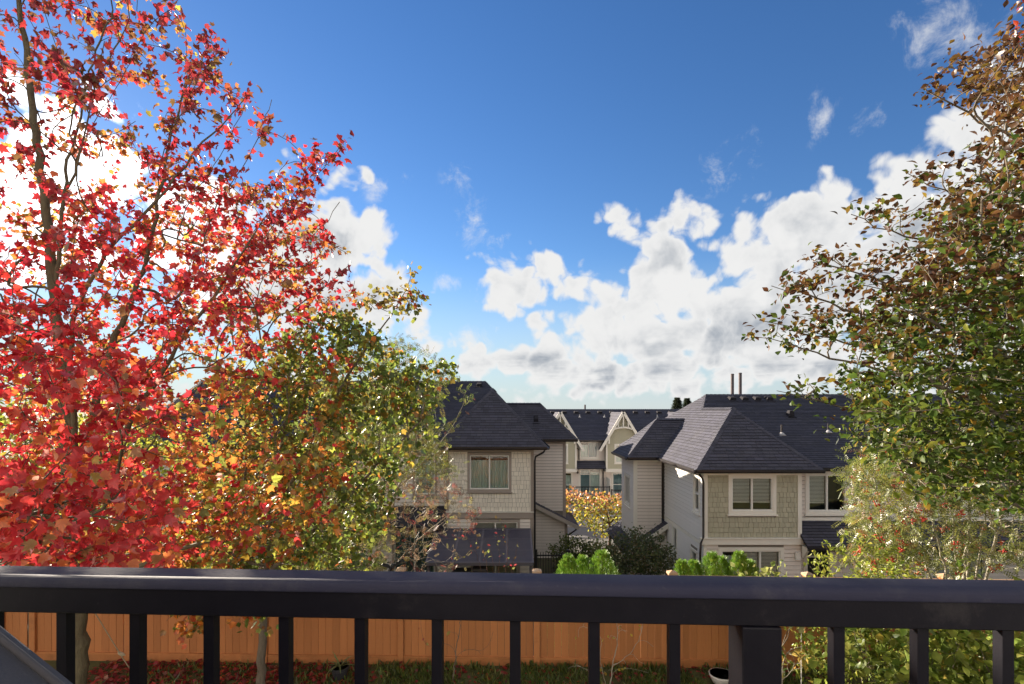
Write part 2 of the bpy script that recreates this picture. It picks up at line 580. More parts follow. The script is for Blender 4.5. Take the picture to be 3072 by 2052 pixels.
class MB:
    def __init__(self):
        self.v, self.f, self.c = [], [], []

    def add(self, vs, fs, col=None):
        n = len(self.v)
        self.v += [tuple(p) for p in vs]
        self.f += [tuple(i + n for i in q) for q in fs]
        self.c += [col or (1, 1, 1)] * len(vs)

    def box(self, x0, x1, y0, y1, z0, z1):
        vs = [(x0, y0, z0), (x1, y0, z0), (x1, y1, z0), (x0, y1, z0), (x0, y0, z1), (x1, y0, z1), (x1, y1, z1), (x0, y1, z1)]
        self.add(vs, [(0, 3, 2, 1), (4, 5, 6, 7), (0, 1, 5, 4), (1, 2, 6, 5), (2, 3, 7, 6), (3, 0, 4, 7)])

    def fbox(self, Fn, u0, u1, z0, z1, d0, d1):
        vs = [Fn(u, z, d) for (u, z, d) in ((u0, z0, d0), (u1, z0, d0), (u1, z0, d1), (u0, z0, d1), (u0, z1, d0), (u1, z1, d0), (u1, z1, d1), (u0, z1, d1))]
        self.add(vs, [(0, 1, 2, 3), (4, 7, 6, 5), (0, 4, 5, 1), (1, 5, 6, 2), (2, 6, 7, 3), (3, 7, 4, 0)])

    def prism(self, poly, off):
        """A polygon (points) pushed along off, closed."""
        n = len(poly)
        off = Vector(off)
        vs = [Vector(p) for p in poly] + [Vector(p) + off for p in poly]
        fs = [tuple(range(n)), tuple(range(2 * n - 1, n - 1, -1))]
        fs += [(i, (i + 1) % n, n + (i + 1) % n, n + i) for i in range(n)]
        self.add(vs, fs)

    def bar(self, a, b, w, h=None, up=(0, 0, 1)):
        a, b = Vector(a), Vector(b)
        h = h or w
        t = (b - a).normalized()
        up = Vector(up)
        if abs(t.dot(up)) > 0.98:
            up = Vector((0, 1, 0))
        s = t.cross(up).normalized()
        n = s.cross(t).normalized()
        vs = []
        for p in (a, b):
            for (i, j) in ((-1, -1), (1, -1), (1, 1), (-1, 1)):
                vs.append(p + s * (i * w / 2) + n * (j * h / 2))
        self.add(vs, [(3, 2, 1, 0), (4, 5, 6, 7), (0, 1, 5, 4), (1, 2, 6, 5), (2, 3, 7, 6), (3, 0, 4, 7)])

    def tube(self, pts, rad, k=8, caps=True):
        pts = [Vector(p) for p in pts]
        rs = rad if isinstance(rad, (list, tuple)) else [rad] * len(pts)
        n0 = len(self.v)
        ref = Vector((0.13, 0.37, 0.92))
        vs = []
        for i, p in enumerate(pts):
            t = (pts[min(i + 1, len(pts) - 1)] - pts[max(i - 1, 0)]).normalized()
            r0 = ref if abs(t.dot(ref)) < 0.95 else Vector((1, 0, 0))
            s = t.cross(r0).normalized()
            q = t.cross(s)
            for j in range(k):
                a = 2 * math.pi * j / k
                vs.append(p + (s * math.cos(a) + q * math.sin(a)) * rs[i])
        fs = []
        for i in range(len(pts) - 1):
            for j in range(k):
                a, b = i * k + j, i * k + (j + 1) % k
                fs.append((a, b, b + k, a + k))
        if caps:
            fs.append(tuple(range(k - 1, -1, -1)))
            fs.append(tuple(range((len(pts) - 1) * k, len(pts) * k)))
        self.add(vs, fs)

    def mesh(self, name, m=None, smooth=False, colors=False):
        me = bpy.data.meshes.new(name)
        me.from_pydata(self.v, [], self.f)
        if m:
            me.materials.append(m)
        if colors:
            ca = me.color_attributes.new('Col', 'FLOAT_COLOR', 'POINT')
            arr = np.ones((len(self.v), 4), dtype=np.float32)
            arr[:, :3] = np.array(self.c, dtype=np.float32)
            ca.data.foreach_set('color', arr.ravel())
        if smooth:
            me.polygons.foreach_set('use_smooth', [True] * len(me.polygons))
        me.update()
        return me

    def build(self, name, m, parent=None, smooth=False, colors=False):
        return link(name, self.mesh(name, m, smooth, colors), parent)


def bevel(o, w=0.004, seg=2):
    b = o.modifiers.new('bevel', 'BEVEL')
    b.width = w
    b.segments = seg
    b.limit_method = 'ANGLE'
    return o


# ------------------------------------------------------------------ ground
def ground_strip(name, prof, x0, x1, m, slope=0.0, nx=2):
    b = MB()
    xs = [x0 + (x1 - x0) * i / (nx - 1) for i in range(nx)]
    vs = [(x, y, z - slope * x) for (y, z) in prof for x in xs]
    fs = []
    for j in range(len(prof) - 1):
        for i in range(nx - 1):
            a = j * nx + i
            fs.append((a, a + 1, a + 1 + nx, a + nx))
    b.add(vs, fs)
    return tag(b.build(name, m, smooth=False), kind='structure')


LOW = -7.25       # ground at the two houses
LANE = -8.0       # lane behind them
SL = 0.012        # the yard falls slightly to the right


def yard_z(x):
    return -4.74 - SL * x


ground_strip('ground', [(9.78, -7.0), (12, -7.1), (20, LOW), (26, -7.6), (29, LANE), (200, LANE - 0.5), (3500, LANE - 6)], -2500, 2500, M['soil'])
ground_strip('yard_lawn', [(-6, -4.74), (4, -4.74), (9.70, -4.74), (9.77, -7.2)], -40, 40, M['lawn'], SL)
ground_strip('lane_road', [(28.6, LANE + 0.03), (34.8, LANE + 0.035)], -30, 40, M['asphalt'])
kb = MB()
kb.box(-30, 40, 34.8, 34.95, LANE - 0.2, LANE + 0.10)
tag(kb.build('kerb', M['concrete']), kind='structure')
ground_strip('driveway_apron', [(34.95, LANE + 0.09), (43.8, LANE + 0.2)], -30, 40, M['concrete'])


# ------------------------------------------------------------------ building kit
def wall_frame(o, ud, n):
    o, ud, n = Vector(o), Vector(ud), Vector(n)

    def Fn(u, z, d=0.0):
        return Vector((o.x + ud.x * u + n.x * d, o.y + ud.y * u + n.y * d, z))
    return Fn


def inside(p, ops):
    return any(a < p[0] < b and c < p[1] < d for (a, b, c, d) in ops)


def wall_core(Fn, W, z0, z1, ops, m, parent, name='wall', thick=0.16):
    us = sorted({0.0, W, *[v for o in ops for v in o[:2]]})
    zs = sorted({z0, z1, *[v for o in ops for v in o[2:]]})
    us = [u for u in us if 0 <= u <= W]
    zs = [z for z in zs if z0 <= z <= z1]
    b = MB()
    for i in range(len(us) - 1):
        for j in range(len(zs) - 1):
            c = ((us[i] + us[i + 1]) / 2, (zs[j] + zs[j + 1]) / 2)
            if inside(c, ops):
                continue
            b.fbox(Fn, us[i], us[i + 1], zs[j], zs[j + 1], -thick, 0)
    return b.build(name, m, parent)


def spans(W, z0, z1, ops):
    """Runs of wall between the openings that cross the course z0..z1."""
    cuts = sorted((max(0, o[0]), min(W, o[1])) for o in ops if o[2] < z1 - 0.005 and o[3] > z0 + 0.005)
    out, u = [], 0.0
    for a, b in cuts:
        if a - u > 0.03:
            out.append((u, a))
        u = max(u, b)
    if W - u > 0.03:
        out.append((u, W))
    return out


def rotz_of(ud):
    return math.atan2(ud[1], ud[0])


def lap_siding(Fn, ud, W, z0, z1, ops, m, parent, course=0.145, zmin=None, cut=None):
    """Clapboards, each one a board that laps over the one below."""
    z = z0
    cache = {}
    while z < z1 - 0.02:
        zt = min(z + course, z1)
        for (a, b) in spans(W, z, zt, ops):
            if cut:
                r = cut(z, a, b)
                if r is None:
                    continue
                a, b = r
                if b - a < 0.05:
                    continue
            key = (round(b - a, 3), round(zt - z, 3))
            if key not in cache:
                mb = MB()
                L_, h = b - a, zt - z
                g = 0.020  # open gap, the dark core behind it draws the shadow line
                mb.add([(0, -0.034, g), (L_, -0.034, g), (L_, -0.006, h), (0, -0.006, h),
                        (0, 0.0, g), (L_, 0.0, g), (L_, 0.0, h), (0, 0.0, h)],
                       [(0, 1, 2, 3), (0, 4, 5, 1), (3, 2, 6, 7), (0, 3, 7, 4), (1, 5, 6, 2)])
                cache[key] = mb.mesh('siding_board', m)
            o = link('siding_board', cache[key], parent, Fn(a, z, 0.002))
            o.rotation_euler = (0, 0, rotz_of(ud))
        z += course


def shake_siding(Fn, ud, W, z0, z1, ops, m, parent, course=0.185, seed=1):
    """Cedar-style wall shingles, each one its own piece."""
    rr = random.Random(seed)
    widths = [0.10, 0.12, 0.145, 0.17, 0.20]
    cache = {}
    z = z0
    while z < z1 - 0.03:
        h = min(course, z1 - z)
        for (a, b) in spans(W, z, z + h, ops):
            u = a
            while u < b - 0.01:
                w = rr.choice(widths)
                if b - (u + w) < 0.09:
                    w = b - u
                key = (round(w, 3), round(h, 3))
                if key not in cache:
                    mb = MB()
                    g = 0.005
                    mb.add([(g, -0.024, 0.010), (w - g, -0.024, 0.010), (w - g, -0.008, h), (g, -0.008, h),
                            (g, 0, 0.010), (w - g, 0, 0.010), (w - g, 0, h), (g, 0, h)],
                           [(0, 1, 2, 3), (0, 4, 5, 1), (3, 2, 6, 7), (0, 3, 7, 4), (1, 5, 6, 2)])
                    cache[key] = mb.mesh('wall_shingle', m)
                o = link('wall_shingle', cache[key], parent, Fn(u, z + rr.uniform(-0.004, 0.004), 0.002 + rr.uniform(0, 0.002)))
                o.rotation_euler = (0, 0, rotz_of(ud))
                u += w
        z += course


def blind_mesh(Fn, u0, u1, z0, z1, d, step=0.05, tilt=0.35):
    b = MB()
    z = z0
    while z < z1:
        a = 0.02
        b.add([Fn(u0, z, d + a * .6), Fn(u1, z, d + a * .6), Fn(u1, z + 0.030, d - a * .6), Fn(u0, z + 0.030, d - a * .6)], [(0, 1, 2, 3)])
        z += step
    b.fbox(Fn, u0, u1, z0 - 0.03, z0 - 0.005, d - 0.02, d + 0.02)
    return b


def curtain_mesh(Fn, u0, u1, z0, z1, d, wave=0.11, amp=0.03):
    b = MB()
    n = max(8, int((u1 - u0) / wave * 6))
    for i in range(n):
        ua, ub = u0 + (u1 - u0) * i / n, u0 + (u1 - u0) * (i + 1) / n
        da = d + amp * math.sin(ua / wave * 6.283) + amp * .4 * math.sin(ua * 31)
        db = d + amp * math.sin(ub / wave * 6.283) + amp * .4 * math.sin(ub * 31)
        b.add([Fn(ua, z0, da), Fn(ub, z0, db), Fn(ub, z1, db), Fn(ua, z1, da)], [(0, 1, 2, 3)])
    return b


def window(Fn, op, parent, trim='trim_white', panes=2, tw=0.10, sill=True, fill=None, hbar=None, name='window', depth=0.9, trim_bot=None):
    """Casing (the part) with frame, panes, sill and what hangs behind the glass."""
    u0, u1, z0, z1 = op
    b = MB()
    bot = tw if trim_bot is None else trim_bot
    b.fbox(Fn, u0 - tw, u0, z0 - bot, z1 + tw, 0.0, 0.040)
    b.fbox(Fn, u1, u1 + tw, z0 - bot, z1 + tw, 0.0, 0.040)
    b.fbox(Fn, u0, u1, z1, z1 + tw, 0.0, 0.0385)
    if bot > 0:
        b.fbox(Fn, u0, u1, z0 - bot, z0, 0.0, 0.0385)
    w = b.build(name, M[trim], parent)
    f = MB()
    t = 0.045
    f.fbox(Fn, u0, u0 + t, z0, z1, -0.10, 0.012)
    f.fbox(Fn, u1 - t, u1, z0, z1, -0.10, 0.012)
    f.fbox(Fn, u0 + t, u1 - t, z1 - t, z1, -0.10, 0.010)
    f.fbox(Fn, u0 + t, u1 - t, z0, z0 + t, -0.10, 0.010)
    iw = (u1 - u0 - 2 * t) / panes
    for i in range(1, panes):
        uu = u0 + t + iw * i
        f.fbox(Fn, uu - 0.03, uu + 0.03, z0 + t, z1 - t, -0.09, 0.006)
    if hbar is not None:
        f.fbox(Fn, u0 + t, u1 - t, hbar - 0.025, hbar + 0.025, -0.085, 0.003)
    f.build('frame', M['vinyl'], w)
    for i in range(panes):
        g = MB()
        a = u0 + t + iw * i + (0.03 if i else 0)
        c = u0 + t + iw * (i + 1) - (0.03 if i < panes - 1 else 0)
        g.add([Fn(a, z0 + t, -0.05), Fn(c, z0 + t, -0.05), Fn(c, z1 - t, -0.05), Fn(a, z1 - t, -0.05)], [(0, 1, 2, 3)])
        g.build('pane', M['glass'], w)
        if fill:
            kind = fill[i % len(fill)]
            if kind == 'blind':
                blind_mesh(Fn, a, c, z0 + 0.30, z1 - t, -0.13).build('blind', M['blind'], w)
            elif kind == 'blind_full':
                blind_mesh(Fn, a, c, z0 + 0.05, z1 - t, -0.13).build('blind', M['blind'], w)
            elif kind == 'curtain':
                curtain_mesh(Fn, a - .02, c + .02, z0, z1 - 0.22, -0.16).build('curtain', M['curtain'], w)
            elif kind == 'curtain_dark':
                curtain_mesh(Fn, a - .02, c + .02, z0, z1 - 0.05, -0.18).build('curtain', M['curtain_dark'], w)
    if sill:
        s = MB()
        s.fbox(Fn, u0 - tw - 0.04, u1 + tw + 0.04, z0 - bot - 0.045, z0 - bot - 0.002, 0.0, 0.085)
        s.build('sill', M[trim], w)
    r = MB()  # box behind the glass with the room's darkness in its colour
    r.fbox(Fn, u0 - 0.3, u1 + 0.3, z0 - 0.25, z1 + 0.15, -depth - 0.05, -depth)
    r.fbox(Fn, u0 - 0.3, u0 - 0.25, z0 - 0.25, z1 + 0.15, -depth, -0.17)
    r.fbox(Fn, u1 + 0.25, u1 + 0.3, z0 - 0.25, z1 + 0.15, -depth, -0.17)
    r.fbox(Fn, u0 - 0.25, u1 + 0.25, z1 + 0.10, z1 + 0.15, -depth, -0.17)
    r.fbox(Fn, u0 - 0.25, u1 + 0.25, z0 - 0.25, z0 - 0.2, -depth, -0.17)
    r.build('room_gloom_box', M['room'], w)
    return w


def clip_poly(poly, a, b):
    """Keep the part of poly on the left of the line a->b (2D)."""
    out = []
    n = len(poly)
    nx, ny = -(b[1] - a[1]), b[0] - a[0]

    def sd(p):
        return (p[0] - a[0]) * nx + (p[1] - a[1]) * ny
    for i in range(n):
        p, q = poly[i], poly[(i + 1) % n]
        dp, dq = sd(p), sd(q)
        if dp >= 0:
            out.append(p)
        if dp * dq < 0:
            t = dp / (dp - dq)
            out.append((p[0] + (q[0] - p[0]) * t, p[1] + (q[1] - p[1]) * t))
    return out


class Roof:
    """Roof planes of one building: a solid deck and lapped shingle tabs on top."""

    def __init__(self, parent, seed=3):
        self.parent, self.deck, self.tab = parent, MB(), MB()
        self.rr = random.Random(seed)

    def plane(self, poly, course=0.15, tab=0.33, shingle=True, thick=0.10):
        P = [Vector(p) for p in poly]
        n = (P[1] - P[0]).cross(P[2] - P[0])
        if n.z < 0:
            P.reverse()
            n = -n
        n.normalize()
        self.deck.prism(P[::-1], (0, 0, -thick))
        if not shingle:
            return
        u = Vector((0, 0, 1)).cross(n)
        u.normalize()
        v = n.cross(u)
        o = P[0]
        P2 = [((p - o).dot(u), (p - o).dot(v)) for p in P]
        umin, umax = min(p[0] for p in P2), max(p[0] for p in P2)
        vmin, vmax = min(p[1] for p in P2), max(p[1] for p in P2)
        rr = self.rr
        r = 0
        vv = vmin - 0.03
        while vv < vmax:
            us = umin - rr.random() * tab
            row = rr.uniform(0.92, 1.08)
            while us < umax:
                w = tab * rr.uniform(0.55, 1.35)
                q = [(us + .004, vv + course * .07), (us + w - .004, vv + course * .07), (us + w - .004, vv + course), (us + .004, vv + course)]
                lift = rr.uniform(0.0, 0.004)
                for i in range(len(P2)):
                    q = clip_poly(q, P2[i], P2[(i + 1) % len(P2)])
                    if len(q) < 3:
                        break
                if len(q) >= 3:
                    g = row * rr.uniform(0.84, 1.14)
                    g2 = g * rr.uniform(0.97, 1.04)
                    vs = [o + u * a + v * b + n * (0.006 + lift + 0.020 * (1 - (b - vv) / course)) for (a, b) in q]
                    self.tab.add(vs, [tuple(range(len(vs)))], (g, g * .995, g2))
                us += w
            vv += course
            r += 1

    def cap(self, a, b, w=0.26, step=0.2):
        """Overlapping cap shingles along a hip or ridge."""
        a, b = Vector(a), Vector(b)
        L = (b - a).length
        t = (b - a).normalized()
        s = t.cross(Vector((0, 0, 1))).normalized()
        k = int(L / step)
        for i in range(k):
            p, q = a + t * (L * i / k), a + t * (L * (i + 1.2) / k)
            g = self.rr.uniform(0.75, 1.1)
            drop = Vector((0, 0, -w * 0.30))
            up0, up1 = Vector((0, 0, 0.035)), Vector((0, 0, 0.02))
            vs = [p + s * w / 2 + drop + up0, p + up0, p - s * w / 2 + drop + up0, q + s * w / 2 + drop + up1, q + up1, q - s * w / 2 + drop + up1]
            self.tab.add(vs, [(0, 1, 4, 3), (1, 2, 5, 4)], (g, g, g))

    def finish(self, name='roof'):
        d = self.deck.build(name, M['roof_base'], self.parent)
        t = self.tab.build('roof_shingles', M['roof'], d, colors=True)
        t['kind'] = 'stuff'
        return d


def gutter(parent, a, b, name='gutter'):
    a, b = Vector(a), Vector(b)
    t = (b - a).normalized()
    s = t.cross(Vector((0, 0, 1))).normalized()    # outward
    prof = [(0.0, 0.0), (0.0, -0.11), (0.075, -0.11), (0.105, -0.06), (0.110, 0.015), (0.097, 0.015), (0.092, -0.05), (0.012, -0.05), (0.012, 0.0)]
    n = len(prof)
    mb = MB()
    vs = [p + s * x + Vector((0, 0, z)) for p in (a, b) for (x, z) in prof]
    fs = [(i, (i + 1) % n, n + (i + 1) % n, n + i) for i in range(n)] + [tuple(range(n - 1, -1, -1)), tuple(range(n, 2 * n))]
    mb.add(vs, fs)
    return mb.build(name, M['gutter'], parent)


def downpipe(parent, pts, r=0.04, m='gutter'):
    mb = MB()
    mb.tube(pts, r, 8)
    return mb.build('downpipe', M[m], parent, smooth=True)


def box_vent(parent, p, w=0.32, d=0.36, h=0.13, slope=0.46):
    """Low hooded roof vent standing on a slope that rises with y."""
    mb = MB()
    p = Vector(p)
    x, y, z = p
    mb.add([(x - w / 2, y - d / 2, z - slope * d / 2 + .03), (x + w / 2, y - d / 2, z - slope * d / 2 + .03),
            (x + w / 2, y + d / 2, z + slope * d / 2), (x - w / 2, y + d / 2, z + slope * d / 2),
            (x - w / 2 + .04, y - d / 2 - .03, z + h - slope * d * .3), (x + w / 2 - .04, y - d / 2 - .03, z + h - slope * d * .3),
            (x + w / 2 - .06, y + d / 2 - .08, z + h * .8 + slope * d * .3), (x - w / 2 + .06, y + d / 2 - .08, z + h * .8 + slope * d * .3)],
           [(0, 3, 2, 1), (4, 5, 6, 7), (0, 1, 5, 4), (1, 2, 6, 5), (2, 3, 7, 6), (3, 0, 4, 7)])
    mb.box(x - w / 2 - .06, x + w / 2 + .06, y - d / 2 - .10, y - d / 2 - .06, z - slope * d * .62, z - slope * d * .62 + 0.02)
    return bevel(mb.build('roof_vent', M['vent'], parent), 0.012, 2)


def stack_pipe(parent, p, h=0.42, r=0.035, tilt=None, m='pipe_dark'):
    mb = MB()
    p = Vector(p)
    mb.tube([p - Vector((0, 0, .1)), p + Vector((0, 0, h))], r, 10)
    o = mb.build('vent_pipe', M[m], parent, smooth=False)
    f = MB()
    f.tube([p - Vector((0, .05, .08)), p + Vector((0, -.01, .02)), p + Vector((0, 0, .09))], [0.17, 0.10, r + 0.012], 12)
    f.build('flashing', M['lead'], o, smooth=True)
    return o


# ------------------------------------------------------------------ house on the left (cream)
def build_left_house():
    H = root('townhouse', (-2.0, 22, LOW), 'cream shingled townhouse with brown trim, dark hipped roof and patio cover', 'house', 'townhouses behind the fence')
    ze = -1.52
    p = 1.06
    eL, eR = (-3.24, 21.0, ze), (1.45, 21.0, ze)
    zp = ze + 2.345 * p
    pk = (-0.895, 23.345, zp)
    zr = 1.56
    fs = (zr - ze) / (28 - 21.5)
    RB = (-0.895, 21.5 + (zp - ze) / fs, zp)
    RE = (1.45 - (zr - ze) / p, 28.0, zr)
    XL = -17.0
    rf = Roof(H, 5)
    rf.plane([eL, eR, pk])
    rf.plane([eL, pk, RB, (-3.24, 21.5, ze)])
    rf.plane([eR, (1.45, RB[1], ze), RB, pk])
    rf.plane([(1.45, RB[1], ze), (1.45, 31.2, ze), RE, RB])
    rf.plane([(XL, 21.5, ze), (-3.24, 21.5, ze), RB, RE, (XL, 28.0, zr)])
    rf.plane([(XL, 31.2, ze), (XL, 28, zr), RE, (1.45, 31.2, ze)], shingle=False)
    # wing to the right
    w0, w1, w2 = (1.45, 26.45, ze), (3.40, 26.45, ze), (1.54, 28.1, 0.37)
    w3 = (1.45 - (0.37 - ze) / p, 28.1, 0.37)
    rf.plane([w0, w1, w2, w3])
    rf.plane([w1, (3.40, 29.75, ze), w2])
    rf.plane([(3.40, 29.75, ze), (1.45, 29.75, ze), w3, w2], shingle=False)
    # side porch roof
    rf.plane([(1.0, 26.2, -4.72), (3.42, 26.2, -5.95), (3.42, 29.6, -5.95), (1.0, 29.6, -4.72)], thick=0.06)
    for a, b in ((eL, pk), (eR, pk), (w1, w2), (RE, (XL, 28, zr)), (pk, RB), ((1.45, 31.2, ze), RE), (w2, w3), ((3.40, 29.75, ze), w2)):
        rf.cap(a, b)
    rf.finish()
    so = MB()
    so.box(-3.22, 1.43, 21.02, 31.1, ze - 0.13, ze - 0.10)
    so.box(XL, -3.22, 21.52, 31.1, ze - 0.13, ze - 0.10)
    so.box(1.43, 3.38, 26.47, 29.7, ze - 0.13, ze - 0.10)
    so.build('soffit', M['trim_taupe'], H)
    gutter(H, (-3.24, 21.0, ze), (1.45, 21.0, ze))
    gutter(H, (1.45, 26.45, ze), (3.40, 26.45, ze))
    gutter(H, (XL, 21.5, ze), (-3.24, 21.5, ze))
    gutter(H, (1.45, 21.0, ze), (1.45, 26.4, ze))
    zt = ze - 0.13
    X = Vector((1, 0, 0))
    # bay wall, upper storey
    Fb = wall_frame((-2.72, 21.4, 0), (1, 0, 0), (0, -1, 0))
    Wb = 3.60
    op = (0.96, 2.594, -3.31, -1.89)
    core = wall_core(Fb, Wb, -4.24, zt, [op], M['joint_shade'], H)
    shake_siding(Fb, X, Wb, -4.24, zt, [(op[0] - .10, op[1] + .10, op[2] - .10, op[3] + .3)], M['cream_l'], core, seed=4)
    window(Fb, op, H, 'trim_taupe', 2, 0.10, True, ['curtain', 'curtain'], trim_bot=0.11)
    tr = MB()
    tr.fbox(Fb, -0.03, 0.09, -4.24, zt, 0.0, 0.035)
    tr.fbox(Fb, Wb - 0.10, Wb + 0.03, -4.24, zt, 0.0, 0.035)
    tr.fbox(Fb, 0.09, Wb - 0.10, zt - 0.10, zt - 0.002, 0.0, 0.030)
    tr.build('corner_trim', M['trim_taupe'], H)
    bb = MB()
    bb.fbox(Fb, -0.05, Wb + 0.05, -4.52, -4.27, -0.1, 0.06)
    bb.build('belly_band', M['trim_taupe'], H)
    b2 = MB()
    b2.fbox(Fb, -0.06, Wb + 0.06, -4.27, -4.24, -0.1, 0.085)
    b2.build('drip_cap', M['trim_white'], H)
    # bay wall, ground floor
    op2 = (1.10, 2.95, -7.0, -4.68)
    core2 = wall_core(Fb, Wb, LOW - .3, -4.52, [op2], M['joint_shade'], H)
    lap_siding(Fb, X, Wb - 0.1, LOW, -4.52, [(op2[0] - .1, op2[1] + .1, op2[2] - .3, op2[3] + .1)], M['beige_lap'], core2, 0.15)
    window(Fb, op2, H, 'trim_taupe', 2, 0.10, False, ['blind_full', 'blind_full'], name='patio_door', trim_bot=0)
    t3 = MB()
    t3.fbox(Fb, Wb - 0.12, Wb + 0.02, LOW - .3, -4.52, 0.0, 0.035)
    t3.build('corner_trim', M['trim_taupe'], H)
    # side of the bay and main body
    Fs = wall_frame((0.88, 21.4, 0), (0, 1, 0), (1, 0, 0))
    wall_core(Fs, 9.4, LOW - .3, zt, [], M['beige_lap'], H)
    Fl = wall_frame((-2.72, 21.9, 0), (0, -1, 0), (-1, 0, 0))
    wall_core(Fl, 0.5, LOW - .3, zt, [], M['cream_l'], H)
    # main front wall left of the bay
    Fm = wall_frame((-16.5, 21.9, 0), (1, 0, 0), (0, -1, 0))
    Wm = 13.78
    ops = [(12.35, 13.2, -3.6, -1.95), (11.47, 13.20, -7.05, -5.15), (8.2, 9.8, -3.35, -1.95), (4.2, 5.9, -3.35, -1.95), (7.6, 9.4, -6.9, -4.9), (3.8, 5.4, -6.9, -4.9)]
    corem = wall_core(Fm, Wm, LOW - .3, zt, ops, M['joint_shade'], H)
    lap_siding(Fm, X, Wm, LOW, zt, [(o[0] - .1, o[1] + .1, o[2] - .12, o[3] + .1) for o in ops], M['beige_lap'], corem, 0.15)
    window(Fm, ops[0], H, 'trim_taupe', 1, 0.09, True, ['curtain'])
    window(Fm, ops[1], H, 'trim_taupe', 2, 0.09, False, ['curtain_dark', 'curtain_dark'], name='patio_door', trim_bot=0)
    for o in ops[2:4]:
        window(Fm, o, H, 'trim_taupe', 2, 0.10, True, ['blind'])
    for o in ops[4:]:
        window(Fm, o, H, 'trim_taupe', 2, 0.10, False, ['curtain_dark'], name='patio_door', trim_bot=0)
    bm = MB()
    bm.fbox(Fm, 0, Wm, -4.5, -4.27, 0.0, 0.05)
    bm.build('belly_band', M['trim_taupe'], H)
    pr = MB()     # small roof over the patio doors
    pr.prism([(-8.2, 21.85, -4.1), (-2.75, 21.85, -4.1), (-2.75, 20.9, -4.75), (-8.2, 20.9, -4.75)], (0, 0, -0.08))
    pr.build('porch_roof', M['roof_base'], H)
    # wing front wall and the porch gable below it
    Fw = wall_frame((0.88, 26.85, 0), (1, 0, 0), (0, -1, 0))
    Ww = 1.92
    cw = wall_core(Fw, Ww, LOW - .9, zt, [], M['joint_shade'], H)
    lap_siding(Fw, X, Ww - 0.14, -5.3, zt - 0.12, [], M['beige_lap'], cw, 0.155)
    tw = MB()
    tw.fbox(Fw, Ww - 0.14, Ww + 0.02, LOW - .9, zt, 0.0, 0.04)
    tw.fbox(Fw, 0, Ww - 0.14, zt - 0.12, zt - .002, 0.0, 0.035)
    tw.build('corner_trim', M['trim_taupe'], H)
    Fg = wall_frame((0.88, 26.6, 0), (1, 0, 0), (0, -1, 0))
    pg = MB()
    sl = (5.95 - 4.72) / 2.42

    def rake_z(u):
        return -4.72 - sl * (0.88 + u - 1.0) - 0.10
    pg.prism([Fg(0, LOW - .9), Fg(1.97, LOW - .9), Fg(1.97, rake_z(1.97)), Fg(0, rake_z(0))], (0, 0.2, 0))
    og = pg.build('porch_wall', M['joint_shade'], H)

    def cutg(z, a, b):
        umax = 1.85
        zt_ = z + 0.155
        lim = (-4.72 - 0.10 - zt_) / sl - (0.88 - 1.0)
        bb_ = min(umax, lim)
        return (a, bb_) if bb_ > a + 0.05 else None
    lap_siding(Fg, X, 1.97, LOW - .6, rake_z(0), [], M['beige_lap'], og, 0.155, cut=cutg)
    tg = MB()
    tg.fbox(Fg, 1.85, 2.0, LOW - .9, rake_z(1.97), 0.0, 0.04)
    tg.build('corner_trim', M['trim_taupe'], H)
    rk = MB()
    a, b = Vector((0.95, 26.19, -4.80)), Vector((3.44, 26.19, -6.06))
    rk.bar(a, b, 0.05, 0.19)
    rk.build('rake_board', M['soffit'], H)
    # drain pipes
    downpipe(H, [(1.36, 21.05, ze - .1), (1.30, 21.1, ze - .22), (0.98, 21.30, ze - .42), (0.95, 21.33, ze - .6), (0.95, 21.33, LOW + .1)])
    downpipe(H, [(3.33, 26.3, -6.1), (3.25, 26.35, -6.2), (2.93, 26.5, -6.45), (2.92, 26.52, -6.6), (2.92, 26.52, -7.6)])
    # roof furniture
    def zf(y):
        return ze + fs * (y - 21.5)
    box_vent(H, (-1.75, 27.5, zf(27.5)), slope=fs)
    box_vent(H, (-3.6, 27.5, zf(27.5)), slope=fs)
    box_vent(H, (-5.4, 27.5, zf(27.5)), slope=fs)
    stack_pipe(H, (-4.25, 25.0, zf(25.0)), 0.35)
    box_vent(H, (-4.6, 25.6, zf(25.6)), slope=fs)
    box_vent(H, (1.28, 27.35, -.49), w=0.26, d=0.3, slope=1.14)
    # patio cover of dark panels
    x0, x1, ya, yb, za, zb = -3.12, 0.76, 21.28, 18.55, -4.98, -5.57

    def pc(i, j):    # i along x 0..1, j down the slope 0..1
        return Vector((x0 + (x1 - x0) * i, ya + (yb - ya) * j, za + (zb - za) * j))
    C = MB()
    for k in range(5):
        C.bar(pc(k / 4, 0), pc(k / 4, 1), 0.07, 0.09)
    for j in (0, 1):
        C.bar(pc(0, j), pc(1, j), 0.10, 0.12)
    for k in (0.02, 0.98):
        q = pc(k, 0.97)
        C.bar(q, (q.x, q.y, LOW), 0.10, 0.10)
    cov = C.build('patio_cover', M['awn_frame'], H)
    for j in (1 / 3, 2 / 3):
        br = MB()
        br.bar(pc(0, j) + Vector((0, 0, .02)), pc(1, j) + Vector((0, 0, .02)), 0.05, 0.06)
        br.build('purlin', M['awn_frame'], cov)
    for i in range(4):
        for j in range(3):
            g = MB()
            e = 0.012
            lo = Vector((0, 0, 0.035 + 0.01 * j))
            g.prism([pc((i + e * 2) / 4, (j + e) / 3) + lo, pc((i + 1 - e * 2) / 4, (j + e) / 3) + lo, pc((i + 1 - e * 2) / 4, (j + 1 - e) / 3) + lo * .8, pc((i + e * 2) / 4, (j + 1 - e) / 3) + lo * .8], (0, 0, -0.012))
            g.build('cover_panel', M['awn_panel'], cov)
    return H


